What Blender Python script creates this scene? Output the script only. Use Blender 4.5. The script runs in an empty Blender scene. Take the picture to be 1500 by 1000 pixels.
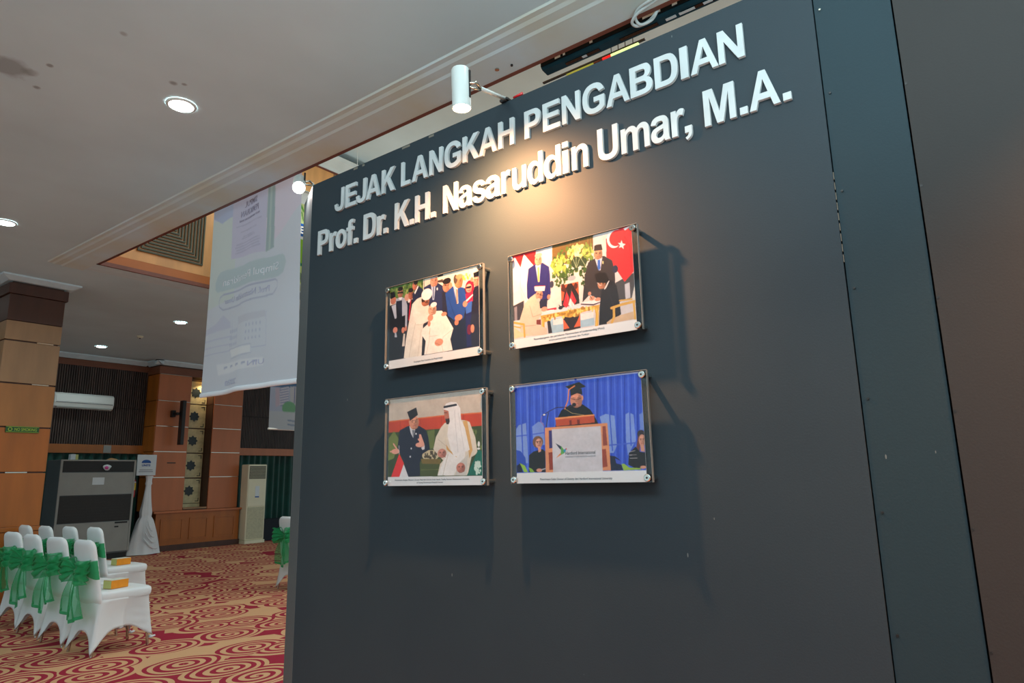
import bpy, bmesh, math, random
import numpy as np
from mathutils import Vector, Matrix
random.seed(7)
SC = bpy.context.scene
COL = SC.collection
PI = math.pi
EYE = 1.35          # lens height above the carpet

# ------------------------------------------------------------------ camera
def setup_camera():
    yaw, pitch, roll = math.radians(53.35), math.radians(11.37), math.radians(-1.11)
    f = Vector((math.sin(yaw) * math.cos(pitch), math.cos(yaw) * math.cos(pitch), math.sin(pitch)))
    rt = Vector((math.cos(yaw), -math.sin(yaw), 0))
    up = rt.cross(f)
    R = rt * math.cos(roll) + up * math.sin(roll)
    U = -rt * math.sin(roll) + up * math.cos(roll)
    cd = bpy.data.cameras.new('camera')
    cd.sensor_width = 36
    cd.lens = 980 / 1500 * 36
    cd.clip_start = 0.05
    cam = bpy.data.objects.new('camera', cd)
    M = Matrix((R, U, -f)).transposed().to_4x4()
    M.translation = Vector((0, 0, EYE))
    cam.matrix_world = M
    COL.objects.link(cam)
    SC.camera = cam
setup_camera()

# ------------------------------------------------------------------ world, lights, exposure
w = bpy.data.worlds.new('world')
SC.world = w
w.use_nodes = True
w.node_tree.nodes['Background'].inputs[0].default_value = (0.66, 0.89, 0.96, 1)
w.node_tree.nodes['Background'].inputs[1].default_value = 0.85
SC.view_settings.view_transform = 'Standard'
SC.view_settings.look = 'None'
SC.view_settings.gamma = 1
SC.view_settings.use_curve_mapping = False
SC.view_settings.exposure = 0.0

def area(name, loc, rot, sx, sy, power, color):
    l = bpy.data.lights.new(name, 'AREA')
    l.shape = 'RECTANGLE'; l.size = sx; l.size_y = sy; l.energy = power; l.color = color
    o = bpy.data.objects.new(name, l); o.location = loc; o.rotation_euler = rot
    COL.objects.link(o); return o
# added area lights brightening the raised ceiling and hall, no fixtures there
area('raised_ceiling_fill', (6.3, 7.4, 4.7), (PI, 0, 0), 6.0, 0.5, 18, (0.88, 1.0, 0.97))
area('raised_ceiling_fill', (3.5, 2.0, 5.0), (PI, 0, 0), 0.5, 10.0, 70, (0.88, 1.0, 0.97))
area('raised_ceiling_fill', (9.2, 2.0, 5.0), (PI, 0, 0), 0.5, 10.0, 70, (0.88, 1.0, 0.97))
area('hall_fill', (6.2, 3.6, 6.25), (0, 0, 0), 3.5, 6.5, 200, (0.90, 1.0, 1.0))
# added unseen area light, brightens the partition from above
area('partition_fill', (-0.6, 0.6, 3.8), (0, math.radians(-38), 0), 1.0, 3.0, 115, (0.82, 0.97, 1.0))
# added upward area light out of view, brightens the low ceiling
area('low_ceiling_fill', (0.3, -0.9, 1.9), (PI, 0, 0), 1.4, 1.4, 115, (0.74, 0.97, 1.0))

def spot(name, loc, aim, power, color, size, blend, radius):
    l = bpy.data.lights.new(name, 'SPOT')
    l.energy = power; l.color = color; l.spot_size = size; l.spot_blend = blend; l.shadow_soft_size = radius
    o = bpy.data.objects.new(name, l); o.location = loc
    o.rotation_euler = (Vector(aim) - Vector(loc)).to_track_quat('-Z', 'Y').to_euler()
    COL.objects.link(o); return o
DOWNLIGHTS = [(2.0, 4.26), (2.0, 7.63), (5.22, 10.52), (5.25, 13.49),
              (2.0, 0.89), (-1.2, 0.89), (-1.2, 4.26), (-1.2, 7.63), (2.0, 11.0), (8.4, 12.0)]  # this row: unseen downlights added to brighten the room
for x, y in DOWNLIGHTS:
    spot('downlight_beam', (x, y, 3.80), (x, y, 0), 26, (0.80, 0.99, 1.0), math.radians(130), 0.6, 0.07)

# ------------------------------------------------------------------ materials
def srgb(c):
    return tuple((v / 255 / 12.92) if v / 255 <= 0.04045 else ((v / 255 + 0.055) / 1.055) ** 2.4 for v in c)
def col4(c): return (*srgb(c), 1)
MATS = {}
def mat(name, color, rough=0.6, metal=0.0, noise=0.0, nscale=8.0, stretch=(1, 1, 1), bump=0.0, color2=None,
        emis=None, estr=0.0, spec=0.5, sheen=0.0):
    m = bpy.data.materials.new(name); m.use_nodes = True
    nt = m.node_tree; b = nt.nodes['Principled BSDF']
    b.inputs['Base Color'].default_value = col4(color)
    b.inputs['Roughness'].default_value = rough
    b.inputs['Metallic'].default_value = metal
    b.inputs['Specular IOR Level'].default_value = spec
    if sheen: b.inputs['Sheen Weight'].default_value = sheen
    if emis:
        b.inputs['Emission Color'].default_value = col4(emis)
        b.inputs['Emission Strength'].default_value = estr
    if noise or bump or color2:
        tc = nt.nodes.new('ShaderNodeTexCoord'); mp = nt.nodes.new('ShaderNodeMapping')
        mp.inputs['Scale'].default_value = stretch
        nz = nt.nodes.new('ShaderNodeTexNoise'); nz.inputs['Scale'].default_value = nscale
        nz.inputs['Detail'].default_value = 5
        nt.links.new(tc.outputs['Object'], mp.inputs[0]); nt.links.new(mp.outputs[0], nz.inputs['Vector'])
        if noise or color2:
            rp = nt.nodes.new('ShaderNodeValToRGB')
            c2 = color2 or tuple(max(0, v * (1 - noise)) for v in color)
            c1 = color if color2 else tuple(min(255, v * (1 + noise * 0.6)) for v in color)
            rp.color_ramp.elements[0].position = 0.32; rp.color_ramp.elements[0].color = col4(c2)
            rp.color_ramp.elements[1].position = 0.68; rp.color_ramp.elements[1].color = col4(c1)
            nt.links.new(nz.outputs['Fac'], rp.inputs[0]); nt.links.new(rp.outputs[0], b.inputs['Base Color'])
        if bump:
            bp = nt.nodes.new('ShaderNodeBump'); bp.inputs['Strength'].default_value = bump
            bp.inputs['Distance'].default_value = 0.01
            nt.links.new(nz.outputs['Fac'], bp.inputs['Height']); nt.links.new(bp.outputs[0], b.inputs['Normal'])
    MATS[name] = m
    return m

CEIL = mat('ceiling_paint', (204, 228, 236), 0.85, noise=0.03, nscale=1.2)
CEIL_TRIM = mat('plaster_trim', (208, 226, 232), 0.8, noise=0.03, nscale=6)
def smudge(m, spots):
    nt = m.node_tree; N = nt.nodes; L = nt.links; b = N['Principled BSDF']
    src = b.inputs['Base Color'].links[0].from_socket
    tc = N.new('ShaderNodeTexCoord'); nz = N.new('ShaderNodeTexNoise'); nz.inputs['Scale'].default_value = 9; nz.inputs['Detail'].default_value = 6
    L.new(tc.outputs['Object'], nz.inputs['Vector'])
    for (x, y, r, amt) in spots:
        d = N.new('ShaderNodeVectorMath'); d.operation = 'DISTANCE'; d.inputs[1].default_value = (x, y, 3.875)
        L.new(tc.outputs['Object'], d.inputs[0])
        a = N.new('ShaderNodeMath'); a.operation = 'MULTIPLY_ADD'; a.inputs[1].default_value = r * 1.6; L.new(nz.outputs['Fac'], a.inputs[0]); L.new(d.outputs['Value'], a.inputs[2])
        mr = N.new('ShaderNodeMapRange'); mr.inputs['From Min'].default_value = r * 1.9; mr.inputs['From Max'].default_value = r * 1.3
        mr.inputs['To Min'].default_value = 0; mr.inputs['To Max'].default_value = amt
        L.new(a.outputs[0], mr.inputs['Value'])
        mx = N.new('ShaderNodeMix'); mx.data_type = 'RGBA'; mx.inputs['B'].default_value = col4((104, 100, 98))
        L.new(mr.outputs[0], mx.inputs['Factor']); L.new(src, mx.inputs['A']); src = mx.outputs['Result']
    L.new(src, b.inputs['Base Color'])
smudge(CEIL, [(1.13, 4.66, 0.13, 0.5), (1.24, 4.62, 0.05, 0.35), (1.84, 4.05, 0.03, 0.6), (1.89, 4.01, 0.02, 0.6), (1.42, 3.79, 0.025, 0.4), (1.28, 4.45, 0.02, 0.6), (1.32, 4.78, 0.025, 0.6)])
STAIN = mat('aged_plaster', (210, 230, 238), 0.8, color2=(208, 212, 196), nscale=1.6)
WOOD = mat('orange_veneer', (168, 94, 30), 0.38, noise=0.07, nscale=2.2, stretch=(3, 3, 0.5), bump=0.03)
WOOD_R = mat('red_orange_veneer', (186, 108, 64), 0.42, noise=0.04, nscale=2.2, stretch=(3, 3, 0.5), bump=0.03)
WOOD_L = mat('light_veneer', (214, 160, 100), 0.45, noise=0.08, nscale=2.0, stretch=(3, 3, 0.6))
WOOD_P = mat('pale_veneer', (160, 124, 88), 0.45, noise=0.08, nscale=2.0, stretch=(3, 3, 0.6))
WOOD_M = mat('mid_veneer', (166, 110, 58), 0.42, noise=0.07, nscale=2.0, stretch=(3, 3, 0.6))
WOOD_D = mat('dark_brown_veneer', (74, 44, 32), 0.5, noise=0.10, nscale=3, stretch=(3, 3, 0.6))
WOOD_B = mat('red_brown_band', (122, 70, 44), 0.5, noise=0.10, nscale=3, stretch=(0.5, 3, 3))
EDGE = mat('brown_edge_strip', (112, 58, 42), 0.45, noise=0.10, nscale=5)
SLAT = mat('dark_slats', (70, 56, 50), 0.6, noise=0.25, nscale=3, stretch=(6, 6, 0.6))
SLAT_BACK = mat('slat_gap', (30, 26, 26), 0.8)
GRAPH = mat('grille_green', (62, 70, 50), 0.5, noise=0.1, nscale=10)
BLACK = mat('black_plastic', (16, 17, 18), 0.45)
BLACKG = mat('black_gloss', (10, 11, 12), 0.2)
DARKPNL = mat('dark_vent_panel', (38, 36, 34), 0.55, noise=0.08, nscale=20)
GREYP = mat('grey_cabinet_panel', (150, 150, 144), 0.45, noise=0.03, nscale=4)
GREYS = mat('grey_cabinet_side', (92, 100, 104), 0.45, noise=0.04, nscale=4)
WHITEP = mat('white_plastic', (222, 226, 222), 0.4)
CREAM = mat('cream_plastic', (228, 222, 192), 0.45, noise=0.02, nscale=3)
CREAM2 = mat('cream_intake', (196, 192, 162), 0.6, noise=0.05, nscale=30)
TILE = mat('beige_tile', (204, 194, 150), 0.45, noise=0.12, nscale=7)
TILE_D = mat('dark_inlay', (24, 36, 38), 0.4)
CURTAIN = mat('green_velvet', (0, 66, 56), 0.8, noise=0.2, nscale=3, sheen=0.3)
COVER = mat('white_spandex', (222, 226, 228), 0.7, noise=0.02, nscale=4)
COVER2 = mat('white_stand_cloth', (226, 228, 230), 0.75, noise=0.02, nscale=4)
METAL = mat('satin_steel', (190, 182, 168), 0.22, metal=1.0)
CHROME = mat('chrome', (215, 212, 205), 0.12, metal=1.0)
LAMPW = mat('white_lamp_enamel', (188, 196, 194), 0.35)
RED = mat('red_enamel', (190, 20, 26), 0.35)
YELLOW = mat('yellow_label', (226, 190, 30), 0.5)
ORANGE = mat('orange_carton', (226, 140, 20), 0.6, noise=0.04, nscale=20)
PALEY = mat('pale_carton_end', (196, 196, 120), 0.6)
CARTW = mat('white_carton_top', (214, 218, 204), 0.6)
LETTER = mat('pale_grey_letter_face', (186, 194, 196), 0.5, noise=0.04, nscale=10)
INK = mat('printed_ink', (60, 62, 66), 0.7)
INK2 = mat('grey_print', (130, 132, 140), 0.7)
SIGNG = mat('green_sign', (20, 78, 34), 0.45)
SIGNT = mat('yellow_sign_text', (170, 196, 60), 0.6)
BLUE = mat('blue_print', (24, 84, 160), 0.6)
WHITEPR = mat('white_print', (236, 238, 240), 0.6)
PAPER = mat('white_card', (214, 222, 226), 0.6)
PINK = mat('pink_paper', (210, 70, 150), 0.6)
CABLE = mat('white_cable', (196, 204, 204), 0.5)
SCREENC = mat('dark_teal_casing', (18, 62, 76), 0.6, noise=0.10, nscale=12, spec=0.2)
CASEB = mat('casing_black_side', (14, 22, 26), 0.7, spec=0.1)
GHOST = mat('show_through_print', (180, 186, 212), 0.8)
GHOST_D = mat('show_through_dark_print', (158, 158, 182), 0.8)
GHOST_L = mat('show_through_white_print', (236, 242, 250), 0.8)
LAMPGLOW = mat('lamp_lens', (255, 240, 215), 0.4, emis=(255, 226, 180), estr=22)
LAMPGLOW2 = mat('lamp_lens_far', (255, 250, 245), 0.4, emis=(255, 240, 235), estr=14)
DLGLOW = mat('downlight_lens', (255, 255, 255), 0.4, emis=(240, 255, 252), estr=22)
NICHEGLOW = mat('niche_lamp', (255, 240, 200), 0.4, emis=(255, 190, 90), estr=12)
TUBE_G = mat('green_tube', (200, 240, 150), 0.4, emis=(222, 255, 170), estr=1.0)
TUBE_R = mat('red_tube', (220, 40, 40), 0.4, emis=(255, 30, 30), estr=0.7)
TUBE_Y = mat('dim_yellow_tube', (170, 180, 90), 0.4, emis=(200, 210, 80), estr=0.3)

def board_mat(name, c1, c2):
    """dark painted plywood: cloudy paint, fine scratches and pale scuffs"""
    m = bpy.data.materials.new(name); m.use_nodes = True
    nt = m.node_tree; N = nt.nodes; L = nt.links; b = N['Principled BSDF']
    b.inputs['Roughness'].default_value = 0.64
    b.inputs['Specular IOR Level'].default_value = 0.32
    tc = N.new('ShaderNodeTexCoord')
    nz = N.new('ShaderNodeTexNoise'); nz.inputs['Scale'].default_value = 1.3; nz.inputs['Detail'].default_value = 4
    L.new(tc.outputs['Object'], nz.inputs['Vector'])
    rp = N.new('ShaderNodeValToRGB')
    rp.color_ramp.elements[0].position = 0.35; rp.color_ramp.elements[0].color = col4(c1)
    rp.color_ramp.elements[1].position = 0.7; rp.color_ramp.elements[1].color = col4(c2)
    L.new(nz.outputs['Fac'], rp.inputs[0])
    mp = N.new('ShaderNodeMapping'); mp.inputs['Scale'].default_value = (1, 3.0, 0.9); mp.inputs['Rotation'].default_value = (0.5, 0, 0)
    L.new(tc.outputs['Object'], mp.inputs[0])
    vz = N.new('ShaderNodeTexVoronoi'); vz.inputs['Scale'].default_value = 5.0
    L.new(mp.outputs[0], vz.inputs['Vector'])
    lt = N.new('ShaderNodeMath'); lt.operation = 'LESS_THAN'; lt.inputs[1].default_value = 0.028
    L.new(vz.outputs['Distance'], lt.inputs[0])
    mx = N.new('ShaderNodeMix'); mx.data_type = 'RGBA'
    mx.inputs['B'].default_value = col4((128, 132, 130))
    sc = N.new('ShaderNodeMath'); sc.operation = 'MULTIPLY'; sc.inputs[1].default_value = 0.55
    L.new(lt.outputs[0], sc.inputs[0]); L.new(sc.outputs[0], mx.inputs['Factor'])
    L.new(rp.outputs[0], mx.inputs['A']); L.new(mx.outputs['Result'], b.inputs['Base Color'])
    n2 = N.new('ShaderNodeTexNoise'); n2.inputs['Scale'].default_value = 180
    L.new(tc.outputs['Object'], n2.inputs['Vector'])
    bp = N.new('ShaderNodeBump'); bp.inputs['Strength'].default_value = 0.12; bp.inputs['Distance'].default_value = 0.002
    L.new(n2.outputs['Fac'], bp.inputs['Height']); L.new(bp.outputs[0], b.inputs['Normal'])
    return m
BOARD = board_mat('slate_board_paint', (34, 47, 55), (40, 52, 59))
BOARD_T = board_mat('teal_shaded_board_paint', (22, 43, 51), (26, 47, 55))  # slight paint difference plus shade from the warm spot, put into the colour
BOARD_B = board_mat('warm_lit_board_paint', (40, 39, 39), (45, 42, 41))  # slight paint difference plus warm spotlight hue, put into the colour
BOARD_W = board_mat('wing_lit_board_paint', (78, 88, 91), (84, 93, 96))  # paler copy of the slate: the wing's different lighting put into its colour

def attr_mat(name, rough=0.6, trans=0.0):
    m = bpy.data.materials.new(name); m.use_nodes = True
    nt = m.node_tree; b = nt.nodes['Principled BSDF']
    a = nt.nodes.new('ShaderNodeVertexColor'); a.layer_name = 'print'
    nt.links.new(a.outputs[0], b.inputs['Base Color'])
    b.inputs['Roughness'].default_value = rough
    b.inputs['Specular IOR Level'].default_value = 0.3
    if trans:
        out = nt.nodes['Material Output']
        tl = nt.nodes.new('ShaderNodeBsdfTranslucent'); nt.links.new(a.outputs[0], tl.inputs[0])
        mx = nt.nodes.new('ShaderNodeMixShader'); mx.inputs[0].default_value = trans
        nt.links.new(b.outputs[0], mx.inputs[1]); nt.links.new(tl.outputs[0], mx.inputs[2])
        nt.links.new(mx.outputs[0], out.inputs[0])
    return m
PHOTO = attr_mat('photo_print', 0.4)
CLOTHPR = attr_mat('banner_cloth_print', 0.8, 0.5)

def acrylic():
    m = bpy.data.materials.new('clear_acrylic'); m.use_nodes = True
    nt = m.node_tree; N = nt.nodes
    for n in list(N):
        if n.type != 'OUTPUT_MATERIAL': N.remove(n)
    t = N.new('ShaderNodeBsdfTransparent'); t.inputs[0].default_value = (0.97, 0.975, 0.975, 1)
    g = N.new('ShaderNodeBsdfGlossy'); g.inputs['Roughness'].default_value = 0.04
    lw = N.new('ShaderNodeLayerWeight'); lw.inputs[0].default_value = 0.5
    pw = N.new('ShaderNodeMath'); pw.operation = 'POWER'; pw.inputs[1].default_value = 5
    f = N.new('ShaderNodeMath'); f.operation = 'MULTIPLY_ADD'; f.inputs[1].default_value = 0.9; f.inputs[2].default_value = 0.02
    nt.links.new(lw.outputs['Facing'], pw.inputs[0]); nt.links.new(pw.outputs[0], f.inputs[0])
    mx = N.new('ShaderNodeMixShader')
    nt.links.new(f.outputs[0], mx.inputs[0]); nt.links.new(t.outputs[0], mx.inputs[1]); nt.links.new(g.outputs[0], mx.inputs[2])
    nt.links.new(mx.outputs[0], N['Material Output'].inputs[0])
    return m
ACRYL = acrylic()
ACEDGE = mat('acrylic_edge', (134, 132, 126), 0.25)

def organza(name='green_organza', see=0.36):
    m = bpy.data.materials.new(name); m.use_nodes = True
    nt = m.node_tree; N = nt.nodes; b = N['Principled BSDF']
    b.inputs['Base Color'].default_value = col4((14, 166, 100)); b.inputs['Roughness'].default_value = 0.5
    b.inputs['Sheen Weight'].default_value = 0.4
    t = N.new('ShaderNodeBsdfTransparent'); t.inputs[0].default_value = (0.55, 0.92, 0.72, 1)
    tl = N.new('ShaderNodeBsdfTranslucent'); tl.inputs[0].default_value = col4((14, 166, 100))
    m1 = N.new('ShaderNodeMixShader'); m1.inputs[0].default_value = 0.35
    m2 = N.new('ShaderNodeMixShader'); m2.inputs[0].default_value = see
    nt.links.new(b.outputs[0], m1.inputs[1]); nt.links.new(tl.outputs[0], m1.inputs[2])
    nt.links.new(m1.outputs[0], m2.inputs[1]); nt.links.new(t.outputs[0], m2.inputs[2])
    nt.links.new(m2.outputs[0], N['Material Output'].inputs[0])
    return m
ORGANZA = organza()
ORGANZA2 = organza('sheer_green_organza', 0.58)

def carpet():
    m = bpy.data.materials.new('swirl_carpet'); m.use_nodes = True
    nt = m.node_tree; N = nt.nodes; L = nt.links; b = N['Principled BSDF']
    b.inputs['Roughness'].default_value = 0.95; b.inputs['Specular IOR Level'].default_value = 0.1
    def math_(op, a=None, c=None):
        n = N.new('ShaderNodeMath'); n.operation = op
        for i, v in enumerate((a, c)):
            if v is None: continue
            if isinstance(v, (int, float)): n.inputs[i].default_value = v
            else: L.new(v, n.inputs[i])
        return n.outputs[0]
    tc = N.new('ShaderNodeTexCoord')
    nz = N.new('ShaderNodeTexNoise'); nz.inputs['Scale'].default_value = 2.2; nz.inputs['Detail'].default_value = 1
    L.new(tc.outputs['Object'], nz.inputs['Vector'])
    va = N.new('ShaderNodeVectorMath'); va.operation = 'SCALE'; va.inputs['Scale'].default_value = 0.09
    L.new(nz.outputs['Color'], va.inputs[0])
    vb = N.new('ShaderNodeVectorMath'); vb.operation = 'ADD'
    L.new(tc.outputs['Object'], vb.inputs[0]); L.new(va.outputs[0], vb.inputs[1])
    mp = N.new('ShaderNodeMapping'); mp.inputs['Scale'].default_value = (1.75, 2.25, 1)
    L.new(vb.outputs[0], mp.inputs[0])
    vo = N.new('ShaderNodeTexVoronoi'); vo.voronoi_dimensions = '2D'; vo.inputs['Scale'].default_value = 1.0
    vo.inputs['Randomness'].default_value = 0.62
    L.new(mp.outputs[0], vo.inputs['Vector'])
    ds = vo.outputs['Distance']
    # spiral angle inside a cell
    sb = N.new('ShaderNodeVectorMath'); sb.operation = 'SUBTRACT'
    L.new(mp.outputs[0], sb.inputs[0]); L.new(vo.outputs['Position'], sb.inputs[1])
    sx = N.new('ShaderNodeSeparateXYZ'); L.new(sb.outputs[0], sx.inputs[0])
    ang = math_('ARCTAN2', sx.outputs[1], sx.outputs[0])
    sc = N.new('ShaderNodeSeparateColor'); L.new(vo.outputs['Color'], sc.inputs[0])
    spin = math_('MULTIPLY', math_('GREATER_THAN', sc.outputs[0], 0.45), ang)
    ph = math_('ADD', math_('MULTIPLY', ds, 42.0), spin)
    wave = math_('SINE', ph)
    thr = math_('SUBTRACT', 0.35, math_('MULTIPLY', ds, 1.3))
    ring = math_('GREATER_THAN', wave, thr)
    inside = math_('LESS_THAN', ds, 0.50)
    ringin = math_('MULTIPLY', ring, inside)
    # blocky filler outside the circles
    nb = N.new('ShaderNodeTexVoronoi'); nb.voronoi_dimensions = '2D'; nb.inputs['Scale'].default_value = 2.6
    L.new(vb.outputs[0], nb.inputs['Vector'])
    s2 = N.new('ShaderNodeSeparateColor'); L.new(nb.outputs['Color'], s2.inputs[0])
    fill = math_('MULTIPLY', math_('GREATER_THAN', s2.outputs[0], 0.55), math_('GREATER_THAN', ds, 0.57))
    fac = math_('MAXIMUM', ringin, fill)
    mx = N.new('ShaderNodeMix'); mx.data_type = 'RGBA'
    L.new(fac, mx.inputs['Factor'])
    mx.inputs['A'].default_value = col4((204, 158, 118)); mx.inputs['B'].default_value = col4((154, 42, 60))
    L.new(mx.outputs['Result'], b.inputs['Base Color'])
    n3 = N.new('ShaderNodeTexNoise'); n3.inputs['Scale'].default_value = 220
    L.new(tc.outputs['Object'], n3.inputs['Vector'])
    bp = N.new('ShaderNodeBump'); bp.inputs['Strength'].default_value = 0.3; bp.inputs['Distance'].default_value = 0.004
    L.new(n3.outputs['Fac'], bp.inputs['Height']); L.new(bp.outputs[0], b.inputs['Normal'])
    return m
CARPET = carpet()

# ------------------------------------------------------------------ mesh helpers
class MB:
    def __init__(s): s.v = []; s.f = []
    def add(s, verts, faces):
        o = len(s.v); s.v += [tuple(v) for v in verts]; s.f += [tuple(i + o for i in f) for f in faces]; return s
    def box(s, x0, x1, y0, y1, z0, z1):
        return s.add([(x0, y0, z0), (x1, y0, z0), (x1, y1, z0), (x0, y1, z0), (x0, y0, z1), (x1, y0, z1), (x1, y1, z1), (x0, y1, z1)],
                     [(0, 3, 2, 1), (4, 5, 6, 7), (0, 1, 5, 4), (1, 2, 6, 5), (2, 3, 7, 6), (3, 0, 4, 7)])
    def prism(s, prof, a, b, axis):
        """profile (p, q) swept along axis from a to b; axis 0: (y,z) 1: (x,z) 2: (x,y)"""
        n = len(prof); vs = []
        for t in (a, b):
            for p, q in prof:
                vs.append({0: (t, p, q), 1: (p, t, q), 2: (p, q, t)}[axis])
        fs = [tuple(range(n)), tuple(range(2 * n - 1, n - 1, -1))] + [(i, i + n, (i + 1) % n + n, (i + 1) % n) for i in range(n)]
        return s.add(vs, fs)
    def tube(s, pts, r, n=8, caps=True):
        pts = [Vector(p) for p in pts]; rings = []
        rr = r if isinstance(r, (list, tuple)) else [r] * len(pts)
        for i, p in enumerate(pts):
            d = (pts[min(i + 1, len(pts) - 1)] - pts[max(i - 1, 0)]).normalized()
            a = d.cross(Vector((0, 0, 1)))
            if a.length < 1e-3: a = d.cross(Vector((1, 0, 0)))
            a.normalize(); b = d.cross(a)
            rings.append([tuple(p + (a * math.cos(2 * PI * k / n) + b * math.sin(2 * PI * k / n)) * rr[i]) for k in range(n)])
        vs = [v for g in rings for v in g]; fs = []
        for i in range(len(pts) - 1):
            for k in range(n):
                fs.append((i * n + k, i * n + (k + 1) % n, (i + 1) * n + (k + 1) % n, (i + 1) * n + k))
        if caps:
            fs.append(tuple(range(n - 1, -1, -1))); fs.append(tuple((len(pts) - 1) * n + k for k in range(n)))
        return s.add(vs, fs)
    def grid(s, fn, nu, nv, closed=False):
        vs = [fn(i / nu, j / nv) for j in range(nv + 1) for i in range(nu + (0 if closed else 1))]
        W = nu if closed else nu + 1; fs = []
        for j in range(nv):
            for i in range(nu):
                i2 = (i + 1) % W
                fs.append((j * W + i, j * W + i2, (j + 1) * W + i2, (j + 1) * W + i))
        return s.add(vs, fs)
    def build(s, name, m, parent=None, smooth=False, bevel=0.0, off=None, solid=0.0, fixn=True):
        me = bpy.data.meshes.new(name)
        o3 = Vector(off) if off is not None else (Vector(parent.get('_o', (0, 0, 0))) if parent else Vector())
        me.from_pydata([tuple(Vector(v) - o3) for v in s.v], [], s.f)
        if fixn:
            bm = bmesh.new(); bm.from_mesh(me); bmesh.ops.recalc_face_normals(bm, faces=bm.faces); bm.to_mesh(me); bm.free()
        me.materials.append(m)
        if smooth: me.polygons.foreach_set('use_smooth', [True] * len(me.polygons))
        o = bpy.data.objects.new(name, me); COL.objects.link(o)
        if parent: o.parent = parent
        if bevel:
            md = o.modifiers.new('bevel', 'BEVEL'); md.width = bevel; md.segments = 2; md.limit_method = 'ANGLE'
        if solid:
            md = o.modifiers.new('solid', 'SOLIDIFY'); md.thickness = solid; md.offset = 0
        return o
def spline(P_, n=5):
    P_ = [Vector(q) for q in P_]; out = []
    for i in range(len(P_) - 1):
        a = P_[max(i - 1, 0)]; b_ = P_[i]; c = P_[i + 1]; d = P_[min(i + 2, len(P_) - 1)]
        for k in range(n):
            t = k / n
            out.append(0.5 * ((2 * b_) + (c - a) * t + (2 * a - 5 * b_ + 4 * c - d) * t * t + (3 * b_ - a - 3 * c + d) * t ** 3))
    return out + [P_[-1]]
def tag(o, label=None, cat=None, group=None, kind=None):
    if label: o['label'] = label
    if cat: o['category'] = cat
    if group: o['group'] = group
    if kind: o['kind'] = kind
    return o
def thing(name, loc, label=None, cat=None, group=None, kind=None, rot=0.0):
    o = bpy.data.objects.new(name, None); COL.objects.link(o)
    o.location = loc; o.rotation_euler = (0, 0, rot); o.empty_display_size = 0.1
    o['_o'] = tuple(loc) if rot == 0 else (0, 0, 0)
    return tag(o, label, cat, group, kind)
def structure(name, mb, m, **k):
    o = mb.build(name, m, **k); o['kind'] = 'structure'; return o

_glyph = {}
def glyph(ch, off=0.0):
    key = (ch, off)
    if key in _glyph: return _glyph[key]
    c = bpy.data.curves.new('g', 'FONT'); c.body = ch; c.size = 1; c.offset = off; c.resolution_u = 5; c.fill_mode = 'BOTH'; c.extrude = 0.05
    o = bpy.data.objects.new('g', c); COL.objects.link(o)
    dg = bpy.context.evaluated_depsgraph_get(); ev = o.evaluated_get(dg)
    me = ev.to_mesh()
    vs = [v.co.copy() for v in me.vertices]; fs = [tuple(p.vertices) for p in me.polygons]
    ev.to_mesh_clear(); bpy.data.objects.remove(o); bpy.data.curves.remove(c)
    _glyph[key] = (vs, fs); return _glyph[key]

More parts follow.
